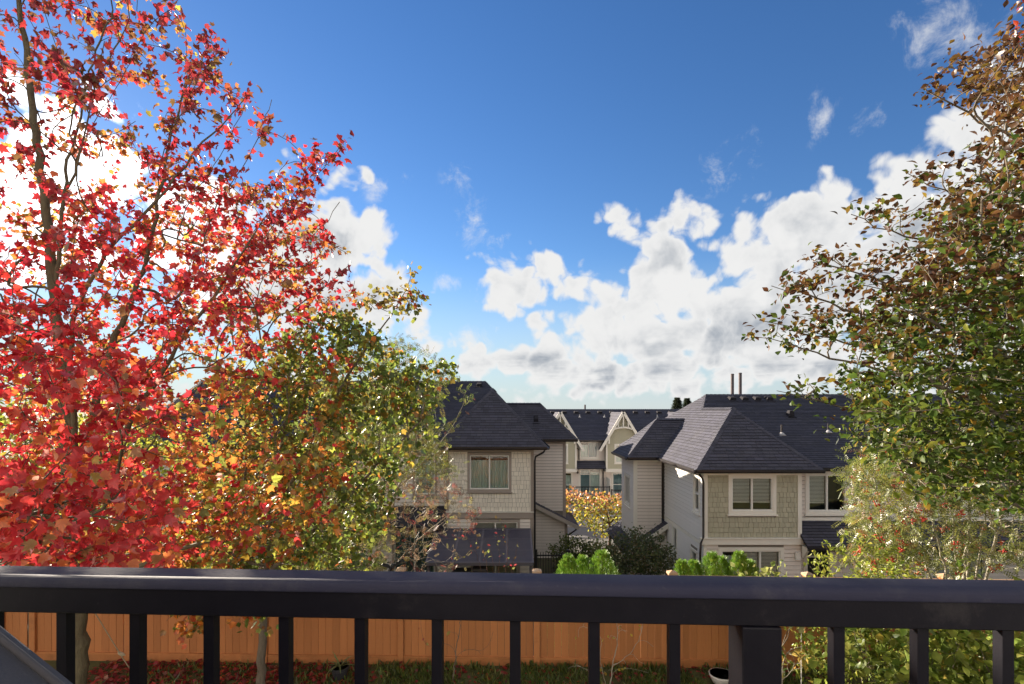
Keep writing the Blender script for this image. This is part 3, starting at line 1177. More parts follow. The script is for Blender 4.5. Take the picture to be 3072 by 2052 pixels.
# ------------------------------------------------------------------ house on the right (olive bay)
def build_right_house():
    H = root('townhouse', (9.0, 19, LOW), 'townhouse with olive shingled bay, white trim, tall twin flues and dark hipped roof', 'house', 'townhouses behind the fence')
    ze = -2.11
    p = 0.98
    fs = 0.46
    XR = 27.0
    eL, eR = (6.49, 18.0, ze), (10.96, 18.0, ze)
    zp = ze + 2.235 * p
    pk = (8.725, 20.235, zp)
    RB = (8.725, 18.6 + (zp - ze) / fs, zp)
    zr = 0.742
    RE = (6.49 + (zr - ze) / p, 24.8, zr)
    rf = Roof(H, 9)
    rf.plane([eL, eR, pk])
    rf.plane([eL, pk, RB, (6.49, RB[1], ze)])
    rf.plane([(6.49, RB[1], ze), RB, RE, (6.49, 31.0, ze)])
    rf.plane([(10.96, 18.6, ze), (XR, 18.6, ze), (XR, 24.8, zr), RE, RB])
    rf.plane([eR, (10.96, 18.6, ze), RB, pk])
    rf.plane([(6.49, 31.0, ze), RE, (XR, 24.8, zr), (XR, 31.0, ze)], shingle=False)
    w0, w1, w2 = (6.49, 22.7, ze), (5.11, 22.7, ze), (6.87, 24.3, -0.42)
    w3 = (6.49 + (-0.42 - ze) / p, 24.3, -0.42)
    rf.plane([w1, w0, w3, w2])
    rf.plane([w1, w2, (5.11, 25.9, ze)])
    rf.plane([(5.11, 25.9, ze), w2, w3, (6.49, 25.9, ze)])
    # porch roof at the side
    rf.plane([(6.95, 22.55, -4.95), (4.95, 22.55, -6.32), (4.95, 27.0, -6.32), (6.95, 27.0, -4.95)], thick=0.06)
    # skirt roof beside the bay
    rf.plane([(10.40, 18.98, -4.10), (XR, 18.98, -4.10), (XR, 17.85, -4.76), (10.30, 17.85, -4.76)], thick=0.08)
    for a, b in ((eL, pk), (eR, pk), (w1, w2), (RE, (XR, 24.8, zr)), (pk, RB), (RB, RE), (w2, w3), ((5.11, 25.9, ze), w2)):
        rf.cap(a, b)
    rf.finish()
    so = MB()
    so.box(6.51, 10.94, 18.02, 30.9, ze - 0.13, ze - 0.10)
    so.box(10.94, XR, 18.62, 30.9, ze - 0.13, ze - 0.10)
    so.box(5.13, 6.51, 22.72, 25.88, ze - 0.13, ze - 0.10)
    so.build('soffit', M['trim_white'], H)
    gutter(H, eL, eR)
    gutter(H, (10.96, 18.6, ze), (XR, 18.6, ze))
    gutter(H, (6.49, 22.6, ze), eL)
    gutter(H, w1, w0)
    gutter(H, (5.11, 25.9, ze), w1)
    gutter(H, (10.30, 17.85, -4.80), (XR, 17.85, -4.80))
    zt = ze - 0.13
    X = Vector((1, 0, 0))
    Fb = wall_frame((6.90, 18.4, 0), (1, 0, 0), (0, -1, 0))
    Wb = 3.47
    op = (0.985, 2.465, -3.62, -2.42)
    core = wall_core(Fb, Wb, -4.58, zt, [op], M['joint_shade'], H)
    shake_siding(Fb, X, Wb, -4.58, zt - 0.1, [(op[0] - .12, op[1] + .12, op[2] - .20, op[3] + .3)], M['olive'], core, 0.18, seed=8)
    window(Fb, op, H, 'trim_white', 2, 0.12, True, ['blind', 'blind'], trim_bot=0.13)
    tr = MB()
    tr.fbox(Fb, -0.03, 0.12, -4.58, zt, 0.0, 0.035)
    tr.fbox(Fb, Wb - 0.11, Wb + 0.03, -4.58, zt, 0.0, 0.035)
    tr.fbox(Fb, 0.12, Wb - 0.11, zt - 0.10, zt - .002, 0.0, 0.030)
    tr.build('corner_trim', M['trim_white'], H)
    bb = MB()
    bb.fbox(Fb, -0.14, Wb + 0.06, -4.82, -4.61, -0.1, 0.10)
    bb.fbox(Fb, -0.16, Wb + 0.08, -4.61, -4.58, -0.1, 0.13)
    bb.build('belly_band', M['trim_white'], H)
    op2 = (0.62, 2.74, -7.05, -5.05)
    core2 = wall_core(Fb, Wb, LOW - .3, -4.82, [op2], M['joint_shade'], H)
    lap_siding(Fb, X, Wb, LOW, -4.82, [(op2[0] - .12, op2[1] + .12, op2[2] - .3, op2[3] + .12)], M['beige_lap'], core2, 0.15)
    window(Fb, op2, H, 'trim_white', 3, 0.12, False, ['curtain', 'blind_full', 'blind_full'], name='patio_door', trim_bot=0)
    t2 = MB()
    t2.fbox(Fb, -0.03, 0.10, LOW - .3, -4.82, 0.0, 0.035)
    t2.build('corner_trim', M['trim_white'], H)
    # left wall, seen at a slant in the sun
    Fs = wall_frame((6.90, 30.5, 0), (0, -1, 0), (-1, 0, 0))
    Ws = 12.1
    Y = Vector((0, -1, 0))
    ops = [(30.5 - 19.35, 30.5 - 18.85, -3.75, -2.50), (30.5 - 19.65, 30.5 - 19.1, -6.95, -5.35), (30.5 - 21.9, 30.5 - 21.4, -6.9, -4.95)]
    cs = wall_core(Fs, Ws, LOW - .3, zt, ops, M['joint_shade'], H)
    ex = [(o[0] - .09, o[1] + .09, o[2] - .1, o[3] + .1) for o in ops]
    lap_siding(Fs, Y, Ws, -4.78, zt, ex + [(0, 7.4, -9, 0)], M['white_lap'], cs, 0.15)
    lap_siding(Fs, Y, Ws, LOW, -4.92, ex + [(0, 7.4, -9, 0)], M['white_lap'], cs, 0.15)
    bs = MB()
    bs.fbox(Fs, 7.4, Ws, -4.92, -4.78, 0.0, 0.03)
    bs.fbox(Fs, Ws - 0.1, Ws, LOW - .3, -4.92, 0.0, 0.034)
    bs.fbox(Fs, Ws - 0.1, Ws, -4.78, zt, 0.0, 0.034)
    bs.build('wall_trim', M['trim_white'], H)
    for o in ops:
        window(Fs, o, H, 'trim_white', 1, 0.09, True, None, hbar=(o[2] + o[3]) / 2)
    # wing
    Fw = wall_frame((5.5, 23.1, 0), (1, 0, 0), (0, -1, 0))
    cw = wall_core(Fw, 1.24, LOW - .6, zt, [], M['joint_shade'], H)
    lap_siding(Fw, X, 1.24, -6.4, zt - .1, [], M['beige_lap'], cw, 0.15)
    tw = MB()
    tw.fbox(Fw, -0.03, 0.15, LOW - .6, zt, 0.0, 0.035)
    tw.fbox(Fw, 0.15, 1.24, zt - 0.10, zt - .002, 0.0, 0.030)
    tw.build('corner_trim', M['trim_white'], H)
    Fv = wall_frame((5.5, 25.6, 0), (0, -1, 0), (-1, 0, 0))
    opv = (0.75, 1.75, -4.45, -3.15)
    cv = wall_core(Fv, 2.5, LOW - .6, zt, [opv], M['joint_shade'], H)
    lap_siding(Fv, Y, 2.5, LOW, zt, [(opv[0] - .09, opv[1] + .09, opv[2] - .1, opv[3] + .1)], M['white_lap'], cv, 0.15)
    window(Fv, opv, H, 'trim_white', 2, 0.09, True, None)
    # porch gable below the wing
    Fg = wall_frame((5.15, 22.85, 0), (1, 0, 0), (0, -1, 0))
    sl = (6.32 - 4.95) / 2.0

    def rz(u):
        return -6.32 + sl * (5.15 + u - 4.95) - 0.10
    pg = MB()
    pg.prism([Fg(0, LOW - .6), Fg(1.74, LOW - .6), Fg(1.74, rz(1.74)), Fg(0, rz(0))], (0, 0.15, 0))
    og = pg.build('porch_wall', M['joint_shade'], H)

    def cutg(z, a, b):
        lim = (z + 0.15 + 0.10 + 6.32) / sl - (5.15 - 4.95)
        a_ = max(a, lim)
        return (a_, b) if b > a_ + 0.05 else None
    lap_siding(Fg, X, 1.74, LOW - .3, rz(1.74), [], M['beige_lap'], og, 0.15, cut=cutg)
    rk = MB()
    rk.bar((6.98, 22.54, -5.03), (4.92, 22.54, -6.44), 0.05, 0.18)
    rk.build('rake_board', M['trim_white'], H)
    # main wall right of the bay
    Fm = wall_frame((10.37, 19.0, 0), (1, 0, 0), (0, -1, 0))
    Wm = 16.0
    om = [(0.62, 2.02, -3.75, -2.40), (4.9, 6.4, -3.75, -2.40), (9.0, 10.5, -3.75, -2.4), (0.55, 1.45, -7.1, -5.1), (5.2, 7.2, -7.05, -5.1)]
    cm = wall_core(Fm, Wm, LOW - .3, zt, om, M['joint_shade'], H)
    exm = [(o[0] - .12, o[1] + .12, o[2] - .2, o[3] + .12) for o in om]
    lap_siding(Fm, X, Wm, -3.98, zt - .1, exm, M['beige_lap'], cm, 0.15)
    lap_siding(Fm, X, Wm, LOW, -4.85, exm, M['beige_lap'], cm, 0.15)
    for o in om[:3]:
        window(Fm, o, H, 'trim_white', 2, 0.12, True, ['blind', None], trim_bot=0.12)
    window(Fm, om[3], H, 'trim_white', 1, 0.12, False, None, name='garden_door', trim_bot=0, hbar=-5.45)
    window(Fm, om[4], H, 'trim_white', 2, 0.12, False, ['blind_full'], name='patio_door', trim_bot=0)
    tm = MB()
    tm.fbox(Fm, 0, Wm, -4.14, -3.98, 0.0, 0.035)
    tm.fbox(Fm, 0, Wm, zt - 0.10, zt - .002, 0.0, 0.030)
    tm.build('wall_trim', M['trim_white'], H)
    mb_ = MB()
    mb_.box(10.14, 10.32, 18.28, 18.362, -5.36, -5.08)
    bevel(mb_.build('meter_box', M['vinyl'], H), .008)
    kn = MB()
    kn.prism([(10.36, 18.3, -4.84), (10.36, 17.86, -4.84), (10.36, 18.3, -5.30)], (0.09, 0, 0))
    kn.build('bracket', M['trim_white'], H)
    # other end and back walls close the body
    ew = MB()
    ew.box(26.2, 26.35, 19.0, 30.5, LOW, zt)
    ew.box(6.9, 26.3, 30.5, 30.65, LOW, zt)
    ew.build('rear_wall', M['beige_lap'], H)
    downpipe(H, [(6.62, 18.15, ze - .08), (6.66, 18.16, ze - .2), (6.80, 18.28, ze - .33), (6.84, 18.3, ze - .5), (6.84, 18.3, -4.55), (6.72, 18.22, -4.75), (6.70, 18.22, -5.1), (6.70, 18.22, LOW + .1)])
    # roof furniture

    def zf(y):
        return ze + fs * (y - 18.6)
    for x in (2195, 2232, 2270, 2305, 2447, 2484, 2560, 2640):
        q = (x - F0) / F0 * 24.3
        box_vent(H, (q, 24.3, zf(24.3)), slope=fs)
    for k, x in enumerate((10.93, 11.32)):
        f = MB()
        f.tube([(x, 25.4, 0.2), (x, 25.4, 1.74 + .05 * k)], 0.078, 12)
        f.tube([(x, 25.4, 1.74 + .05 * k), (x, 25.4, 1.78 + .05 * k), (x, 25.4, 1.80 + .05 * k)], [0.086, 0.086, 0.06], 12)
        f.build('flue', M['flue'], H)
    yv = 22.6
    box_vent(H, ((2370 - F0) / F0 * yv, yv, zf(yv) + .02), w=0.26, d=0.28, h=0.26, slope=fs)
    yv = 21.0
    stack_pipe(H, ((2345 - F0) / F0 * yv, yv, zf(yv)), 0.40)
    stack_pipe(H, ((2484 - F0) / F0 * 21.2, 21.2, zf(21.2)), 0.36, 0.02)
    stack_pipe(H, ((2563 - F0) / F0 * 21.0, 21.0, zf(21.0)), 0.14, 0.05, m='lead')
    return H


# ------------------------------------------------------------------ far row across the lane
def build_far_row():
    H = root('townhouse', (9.0, 44, LANE), 'distant townhouse row across the lane with steep white-trimmed timber gables', 'house', 'townhouses behind the fence')
    ze, zr, Yr = -2.58, 0.06, 49.2
    XL, XR = -12.0, 34.0
    rf = Roof(H, 21)
    rf.plane([(XL, 43.5, ze), (XR, 43.5, ze), (XR, Yr, zr), (XL, Yr, zr)], course=0.3, tab=0.7)
    rf.plane([(XL, Yr, zr), (XR, Yr, zr), (XR, 55, ze), (XL, 55, ze)], shingle=False)
    rf.cap((XL, Yr, zr), (XR, Yr, zr))
    fs = (zr - ze) / (Yr - 43.5)
    X = Vector((1, 0, 0))
    Fm = wall_frame((XL, 44.0, 0), (1, 0, 0), (0, -1, 0))
    W = XR - XL
    ops, gables = [], (4.06, 9.36, 14.7, 20.0)
    for gx in gables:
        m = gx + 2.65 - XL
        ops += [(m - 0.85, m + 0.60, -4.07, -2.78), (m - 0.86, m + 0.84, -7.15, -5.12)]
        ops += [(gx - 0.70 - XL, gx + 1.05 - XL, -7.15, -5.40)]
    core = wall_core(Fm, W, LANE - .3, ze - .1, ops, M['beige_lap'], H)
    for i, o in enumerate(ops):
        k = i % 3
        if k == 0:
            window(Fm, o, H, 'trim_white', 2, 0.13, True, ['curtain', 'curtain_dark'])
        elif k == 1:
            window(Fm, o, H, 'trim_white', 2, 0.13, False, ['curtain_dark', 'curtain'], hbar=o[3] - 0.42, name='patio_door', trim_bot=0)
        else:
            window(Fm, o, H, 'trim_white', 2, 0.13, False, ['curtain_dark', 'curtain'], hbar=o[2] + 0.75, name='patio_door', trim_bot=0)
    for gx in gables:
        hw, zpk, zb, Yg = 1.92, -0.20, -3.36, 43.0
        sl = (zpk - zb) / hw
        rf.plane([(gx, Yg, zpk), (gx, Yr - 1.0, zpk), (gx - hw, Yr - 1.0, zb), (gx - hw, Yg, zb)], course=0.3, tab=0.7, thick=.08)
        rf.plane([(gx, Yg, zpk), (gx, Yr - 1.0, zpk), (gx + hw, Yr - 1.0, zb), (gx + hw, Yg, zb)], course=0.3, tab=0.7, thick=.08)
        Fg = wall_frame((gx - 1.36, 43.35, 0), (1, 0, 0), (0, -1, 0))
        opg = (0.78, 1.94, -4.43, -2.98)
        cg = wall_core(Fg, 2.72, -4.98, -3.0, [opg], M['olive'], H, name='gable_wall', thick=0.6)
        gp = MB()
        gp.prism([Fg(0, -2.998), Fg(2.72, -2.998), Fg(2.72, zpk - sl * 1.36 - 0.10), Fg(1.36, zpk - .10), Fg(0, zpk - sl * 1.36 - 0.10)], (0, 0.5, 0))
        gp.build('gable_wall', M['olive'], H)
        window(Fg, opg, H, 'trim_white', 2, 0.11, True, ['curtain', 'curtain'], hbar=-3.95)
        t = MB()
        t.fbox(Fg, -0.06, 0.09, -4.98, -2.7, 0.0, 0.05)
        t.fbox(Fg, 2.63, 2.78, -4.98, -2.7, 0.0, 0.05)
        t.fbox(Fg, -0.08, 2.80, -5.25, -4.985, -0.5, 0.08)
        t.build('gable_trim', M['trim_white'], H)
        for s in (-1, 1):
            b = MB()
            b.bar((gx + s * .02, Yg - 0.03, zpk - .02), (gx + s * (hw + .05), Yg - 0.03, zb - .10), 0.07, 0.22)
            b.build('barge_board', M['trim_white'], H)
            b = MB()
            b.bar((gx + s * 1.20, Yg + 0.05, zb + 1.02), (gx + s * 1.20, Yg + 0.05, zb + 0.52), 0.12, 0.10)
            b.build('bracket', M['trim_white'], H)
        tr = MB()
        n = 10
        for i in range(n):
            a0, a1 = -0.78 + 1.56 * i / n, -0.78 + 1.56 * (i + 1) / n
            f = lambda a: -1.46 - 0.16 * (a / 0.78) ** 2
            tr.bar((gx + a0, Yg + .05, f(a0)), (gx + a1, Yg + .05, f(a1)), 0.08, 0.13)
        tr.build('arched_collar', M['trim_white'], H)
        for dx, zz in ((-0.42, -0.98), (0.0, -0.35), (0.42, -0.98)):
            v = MB()
            v.bar((gx + dx, Yg + .05, -1.42), (gx + dx, Yg + .05, zz), 0.10, 0.08)
            v.build('gable_post', M['trim_white'], H)
        # skirt roof and deck between the gables
        rf.plane([(gx + 1.42, 43.98, -4.36), (gx + 3.88, 43.98, -4.36), (gx + 3.88, 43.15, -4.92), (gx + 1.42, 43.15, -4.92)], course=0.25, tab=0.6, thick=.07)
    rf.finish()
    gutter(H, (XL, 43.5, ze), (XR, 43.5, ze))
    for i in range(22):
        x = XL + 8 + i * 1.12
        box_vent(H, (x, 48.5, ze + fs * 5.0), w=0.45, d=0.4, h=0.16, slope=fs)
    for x in (2.1, 6.3, 8.6, 13.5):
        stack_pipe(H, (x, 47.6, ze + fs * 4.1), 0.25, 0.05, m='lead')
    f = MB()
    f.tube([(7.13, 50, -.4), (7.13, 50, 0.52)], 0.085, 10)
    f.build('flue', M['flue'], H)
    downpipe(H, [(7.82, 43.9, -5.0), (7.82, 43.9, LANE + .2)], 0.05)
    downpipe(H, [(5.50, 43.9, -3.2), (5.75, 43.9, -3.4), (5.75, 43.9, -4.3)], 0.04)
    lm = MB()
    lm.tube([(5.62, 43.86, -5.45), (5.62, 43.86, -5.40), (5.62, 43.86, -5.28), (5.62, 43.86, -5.22)], [0.03, 0.085, 0.085, 0.03], 8)
    lm.build('wall_lantern', M['lamp'], H)
    dk = MB()
    dk.box(-12, 8.15, 42.2, 43.98, -7.42, -7.22)
    dk.box(8.15, 34, 42.2, 43.98, -7.62, -7.42)
    dk.build('deck_slab', M['concrete'], H)
    gw = MB()
    gw.box(-12, 34, 43.2, 43.4, LANE - .2, -7.64)
    gw.build('deck_wall', M['beige_lap'], H)

    def rail(x0, x1, zt, zb):
        b = MB()
        b.box(x0, x1, 42.24, 42.30, zt - .07, zt)
        b.box(x0, x1, 42.25, 42.29, zb, zb + .05)
        x = x0 + .06
        while x < x1:
            b.box(x, x + .025, 42.258, 42.283, zb + .05, zt - .07)
            x += 0.13
        for q in (x0, x1 - .08):
            b.box(q, q + .08, 42.22, 42.32, zb - .1, zt + .05)
        return b.build('balcony_railing', M['iron'], H)
    rail(-1.0, 8.1, -6.32, -7.18)
    rail(8.2, 16.0, -6.58, -7.38)
    sc = MB()
    sc.box(8.10, 8.16, 42.3, 43.9, -7.2, -5.75)
    sc.build('privacy_screen', M['trim_white'], H)
    return H


build_left_house()
build_right_house()
build_far_row()

# ------------------------------------------------------------------ wooden fence
FY = 9.5
FH = 1.69
POSTS = [-12.0, -9.45, -8.86 + 0.0, -7.10, -4.58, -2.06, 0.46, 2.97, 5.49, 8.01, 10.53]


def build_fence():
    H = root('wooden_fence', (0, FY, yard_z(0)), 'orange-brown stained board fence with capped posts along the yard', 'fence')
    bm = MB()
    w = 0.133
    bm.box(-w / 2 + .0025, w / 2 - .0025, -0.009, 0.009, 0.0, FH - 0.30)
    board = bm.mesh('fence_board', M['fence'])
    rr = random.Random(4)
    xs = sorted(set(round(x, 2) for x in POSTS))
    for i, x in enumerate(xs):
        zb = yard_z(x)
        pm = MB()
        pm.box(x - 0.055, x + 0.055, FY - 0.06, FY + 0.05, zb - 0.1, zb + FH + 0.02)
        pm.box(x - 0.075, x + 0.075, FY - 0.08, FY + 0.07, zb + FH + 0.02, zb + FH + 0.045)
        o = bevel(pm.build('fence_post', M['fence'], H), 0.005, 1)
        cp = MB()
        z0 = zb + FH + 0.045
        cp.add([(x - .085, FY - .09, z0), (x + .085, FY - .09, z0), (x + .085, FY + .08, z0), (x - .085, FY + .08, z0),
                (x - .085, FY - .09, z0 + .035), (x + .085, FY - .09, z0 + .035), (x + .085, FY + .08, z0 + .035), (x - .085, FY + .08, z0 + .035),
                (x, FY - .005, z0 + .075)],
               [(0, 3, 2, 1), (0, 1, 5, 4), (1, 2, 6, 5), (2, 3, 7, 6), (3, 0, 4, 7), (4, 5, 8), (5, 6, 8), (6, 7, 8), (7, 4, 8)])
        cp.build('post_cap', M['fence_cap'], o)
    for a, b in zip(xs[:-1], xs[1:]):
        a0, b0 = a + 0.055, b - 0.055
        if b0 - a0 < 0.1:
            continue
        za, zb = yard_z(a0), yard_z(b0)
        for nm, dz, h, dep, m in (('kick_board', 0.06, 0.12, 0.03, 'fence'), ('bottom_rail', 0.145, 0.04, 0.075, 'fence'), ('top_rail', FH - 0.13, 0.09, 0.05, 'fence'), ('cap_rail', FH - 0.02, 0.035, 0.14, 'fence_top')):
            r = MB()
            r.prism([(a0, FY - dep / 2, za + dz - h / 2), (b0, FY - dep / 2, zb + dz - h / 2), (b0, FY - dep / 2, zb + dz + h / 2), (a0, FY - dep / 2, za + dz + h / 2)], (0, dep, 0))
            r.build(nm, M[m], H)
        x = a0 + w / 2 + 0.005
        while x < b0 - w / 2 + 0.02:
            o = link('fence_board', board, H, (x, FY + rr.uniform(-.003, .003), yard_z(x) + 0.135 + rr.uniform(-.004, .004)))
            x += w


build_fence()

# iron garden gate beside the cream house
G = root('iron_gate', (1.4, 20, LOW), 'black iron picket gate between the cream house and the hedge', 'gate')
gx0, gx1, gz = 0.98, 2.14, -5.55
for nm, z in (('gate_rail', gz - 0.13), ('gate_rail', -6.95)):
    b = MB()
    b.box(gx0, gx1, 19.985, 20.015, z - .025, z + .025)
    b.build(nm, M['iron'], G)
x = gx0 + .03
pk_m = MB()
pk_m.box(-.011, .011, -.011, .011, 0, 1.5)
pk_m.add([(-.016, -.016, 1.5), (.016, -.016, 1.5), (.016, .016, 1.5), (-.016, .016, 1.5), (0, 0, 1.57)], [(0, 1, 4), (1, 2, 4), (2, 3, 4), (3, 0, 4), (3, 2, 1, 0)])
pk_me = pk_m.mesh('picket', M['iron'])
while x < gx1 - .02:
    link('picket', pk_me, G, (x, 20, gz - 1.55))
    x += 0.104
for x in (gx0 - .05, gx1 + .05):
    b = MB()
    b.box(x - .05, x + .05, 19.95, 20.05, LOW - .2, gz + .06)
    b.box(x - .06, x + .06, 19.94, 20.06, gz + .06, gz + .09)
    b.build('gate_post', M['iron'], G)

# things on the patio under the dark cover
def patio_box(x, y, w, d, h, label):
    t = root('storage_box', (x, y, LOW), label, 'storage box', 'patio storage boxes')
    b = MB()
    b.add([(x - w / 2 + .03, y - d / 2 + .03, LOW), (x + w / 2 - .03, y - d / 2 + .03, LOW), (x + w / 2 - .03, y + d / 2 - .03, LOW), (x - w / 2 + .03, y + d / 2 - .03, LOW),
           (x - w / 2, y - d / 2, LOW + h), (x + w / 2, y - d / 2, LOW + h), (x + w / 2, y + d / 2, LOW + h), (x - w / 2, y + d / 2, LOW + h)],
          [(0, 3, 2, 1), (4, 5, 6, 7), (0, 1, 5, 4), (1, 2, 6, 5), (2, 3, 7, 6), (3, 0, 4, 7)])
    bevel(b.build('box_body', M['box_grey'], t), .01)
    l = MB()
    l.box(x - w / 2 - .02, x + w / 2 + .02, y - d / 2 - .02, y + d / 2 + .02, LOW + h, LOW + h + .07)
    bevel(l.build('lid', M['box_grey'], t), .015)


patio_box(-1.85, 18.9, 0.62, 0.5, 1.28, 'wide grey storage box under the patio cover beside the dark grill')
patio_box(-1.18, 18.95, 0.50, 0.5, 1.36, 'narrow tall grey storage box under the patio cover')
gr = root('kettle_grill', (-2.5, 19.0, LOW), 'black round kettle grill under the patio cover', 'grill')
b = MB()
pts = [(-2.5, 19.0, LOW + .62 + .62 * i / 8) for i in range(9)]
b.tube(pts, [0.02, .17, .25, .295, .31, .295, .25, .17, .02], 18)
b.build('bowl', M['iron'], gr, smooth=True)
for a in range(3):
    l = MB()
    c, s = math.cos(a * 2.1), math.sin(a * 2.1)
    l.tube([(-2.5 + c * .12, 19 + s * .12, LOW + .75), (-2.5 + c * .28, 19 + s * .28, LOW)], .014, 6)
    l.build('leg', M['iron'], gr)
hd = MB()
hd.bar((-2.58, 19, LOW + 1.28), (-2.42, 19, LOW + 1.28), .025)
hd.build('handle', M['iron'], gr)

# ------------------------------------------------------------------ vegetation kit
def unit(a):
    return a / (np.linalg.norm(a, axis=-1, keepdims=True) + 1e-9)


class Tree:
    def __init__(self, seed):
        self.rng = np.random.default_rng(seed)
        n = 60000
        self.pos = np.zeros((n, 3))
        self.par = -np.ones(n, dtype=int)
        self.path = np.zeros(n)
        self.minr = np.zeros(n)
        self.tip = np.zeros(n, dtype=bool)
        self.n = 0

    def _add(self, p, par, minr=0.0):
        i = self.n
        self.pos[i] = p
        self.par[i] = par
        self.path[i] = 0 if par < 0 else self.path[par] + np.linalg.norm(p - self.pos[par])
        self.minr[i] = minr
        self.n += 1
        return i

    def limb(self, pts, r0, r1, step=0.15, wob=0.012):
        """A trunk or main limb through pts; the first point joins the nearest wood."""
        pts = np.array(pts, float)
        # smooth resample (Catmull-Rom)
        P = np.vstack([2 * pts[0] - pts[1], pts, 2 * pts[-1] - pts[-2]])
        out = []
        for i in range(1, len(P) - 2):
            d = np.linalg.norm(P[i + 1] - P[i])
            k = max(1, int(d / step))
            for t in np.arange(k) / k:
                out.append(0.5 * ((2 * P[i]) + (-P[i - 1] + P[i + 1]) * t + (2 * P[i - 1] - 5 * P[i] + 4 * P[i + 1] - P[i + 2]) * t * t + (-P[i - 1] + 3 * P[i] - 3 * P[i + 1] + P[i + 2]) * t ** 3))
        out.append(P[-2])
        par = -1
        if self.n:
            d = np.linalg.norm(self.pos[:self.n] - out[0], axis=1)
            par = int(np.argmin(d))
            out = out[1:]
        for k, p in enumerate(out):
            r = r0 + (r1 - r0) * k / max(1, len(out) - 1)
            q = p + (self.rng.normal(0, wob, 3) if 0 < k else 0)
            par = self._add(q, par, r)

    def grow(self, A, bf=0.3, step=0.2, up=0.5, curl=0.45, zmin=None):
        """Joins every point of A to the wood so far by the shortest sensible twig."""
        n0 = self.n
        d0 = np.min(np.linalg.norm(A[:, None, :] - self.pos[None, :n0:3], axis=2), axis=1)
        ok = np.ones(0)
        for p in A[np.argsort(d0)]:
            P = self.pos[:self.n]
            d = np.linalg.norm(P - p, axis=1)
            cost = d + bf * self.path[:self.n] + up * np.maximum(0, P[:, 2] - p[2])
            if zmin is not None:
                cost = cost + 5.0 * (P[:, 2] < zmin)
            j = int(np.argmin(cost))
            D = d[j]
            if D < 0.02:
                self.tip[j] = True
                continue
            pj = self.pos[j]
            pp = self.par[j]
            dirp = unit(pj - self.pos[pp]) if pp >= 0 else np.array([0, 0, 1.0])
            c = pj + dirp * D * curl + (p - pj) * 0.12
            k = max(1, int(math.ceil(D / step)))
            par = j
            for t in np.arange(1, k + 1) / k:
                q = (1 - t) ** 2 * pj + 2 * t * (1 - t) * c + t * t * p
                par = self._add(q, par)
            self.tip[par] = True

    def radii(self, rt=0.0035, ex=0.46, rmax=0.2):
        n = self.n
        cnt = np.zeros(n)
        ch = np.zeros(n)
        for i in range(n - 1, -1, -1):
            if cnt[i] == 0:
                cnt[i] = 1
            if self.par[i] >= 0:
                cnt[self.par[i]] += cnt[i]
        self.cnt = cnt
        r = np.minimum(rt * cnt ** ex, rmax)
        r = np.maximum(r, self.minr[:n])
        for i in range(n):
            if self.par[i] >= 0 and self.minr[i] == 0:
                r[i] = min(r[i], r[self.par[i]])
        self.r = r
        return r

    def wood(self, name, m, parent):
        n = self.n
        pos, par, r = self.pos[:n], self.par[:n], self.r
        V, Fc = [], []
        off = 0
        idx = np.where(par >= 0)[0]
        a, b = pos[par[idx]], pos[idx]
        t = unit(b - a)
        ref = np.tile(np.array([0.13, 0.37, 0.92]), (len(idx), 1))
        par_dir = np.abs((t * ref).sum(1)) > 0.96
        ref[par_dir] = (1, 0, 0)
        s = unit(np.cross(t, ref))
        q = np.cross(t, s)
        ra = np.minimum(r[par[idx]], r[idx] * 1.35)
        rb = r[idx]
        for lo, hi, k in ((0, 0.007, 3), (0.007, 0.03, 5), (0.03, 9, 10)):
            sel = (rb >= lo) & (rb < hi)
            if not sel.any():
                continue
            m_ = sel.sum()
            ang = np.arange(k) * 2 * np.pi / k
            ring = s[sel][:, None, :] * np.cos(ang)[None, :, None] + q[sel][:, None, :] * np.sin(ang)[None, :, None]
            ext = t[sel][:, None, :] * (rb[sel] * 0.25)[:, None, None]
            va = a[sel][:, None, :] + ring * ra[sel][:, None, None] - ext
            vb = b[sel][:, None, :] + ring * rb[sel][:, None, None] + ext
            v = np.concatenate([va, vb], 1).reshape(-1, 3)
            base = off + np.arange(m_)[:, None] * 2 * k
            i0 = np.arange(k)
            i1 = (i0 + 1) % k
            f = np.stack([base + i0, base + i1, base + i1 + k, base + i0 + k], 2).reshape(-1, 4)
            V.append(v)
            Fc.append(f)
            off += len(v)
        V = np.concatenate(V)
        Fc = np.concatenate(Fc)
        me = raw_mesh(name, V, Fc, m)
        me.polygons.foreach_set('use_smooth', np.ones(len(Fc), dtype=bool))
        return link(name, me, parent)

    def sites(self, maxcnt=3, frac=1.0):
        """Twig nodes that carry leaves, with the twig's direction."""
        n = self.n
        ok = (self.cnt <= maxcnt) & (self.par[:n] >= 0) & (self.minr[:n] < 0.012)
        idx = np.where(ok)[0]
        if frac < 1:
            idx = idx[self.rng.random(len(idx)) < frac]
        d = unit(self.pos[idx] - self.pos[self.par[idx]])
        return self.pos[idx], d


def raw_mesh(name, V, Fc, m, cols=None):
    me = bpy.data.meshes.new(name)
    k = Fc.shape[1]
    me.vertices.add(len(V))
    me.vertices.foreach_set('co', np.ascontiguousarray(V, dtype=np.float32).ravel())
    me.loops.add(len(Fc) * k)
    me.loops.foreach_set('vertex_index', np.ascontiguousarray(Fc, dtype=np.int32).ravel())
    me.polygons.add(len(Fc))
    me.polygons.foreach_set('loop_start', np.arange(len(Fc), dtype=np.int32) * k)
    me.update(calc_edges=True)
    if m:
        me.materials.append(m)
    if cols is not None:
        ca = me.color_attributes.new('Col', 'FLOAT_COLOR', 'POINT')
        arr = np.ones((len(V), 4), dtype=np.float32)
        arr[:, :3] = cols
        ca.data.foreach_set('color', arr.ravel())
    me.validate()
    return me


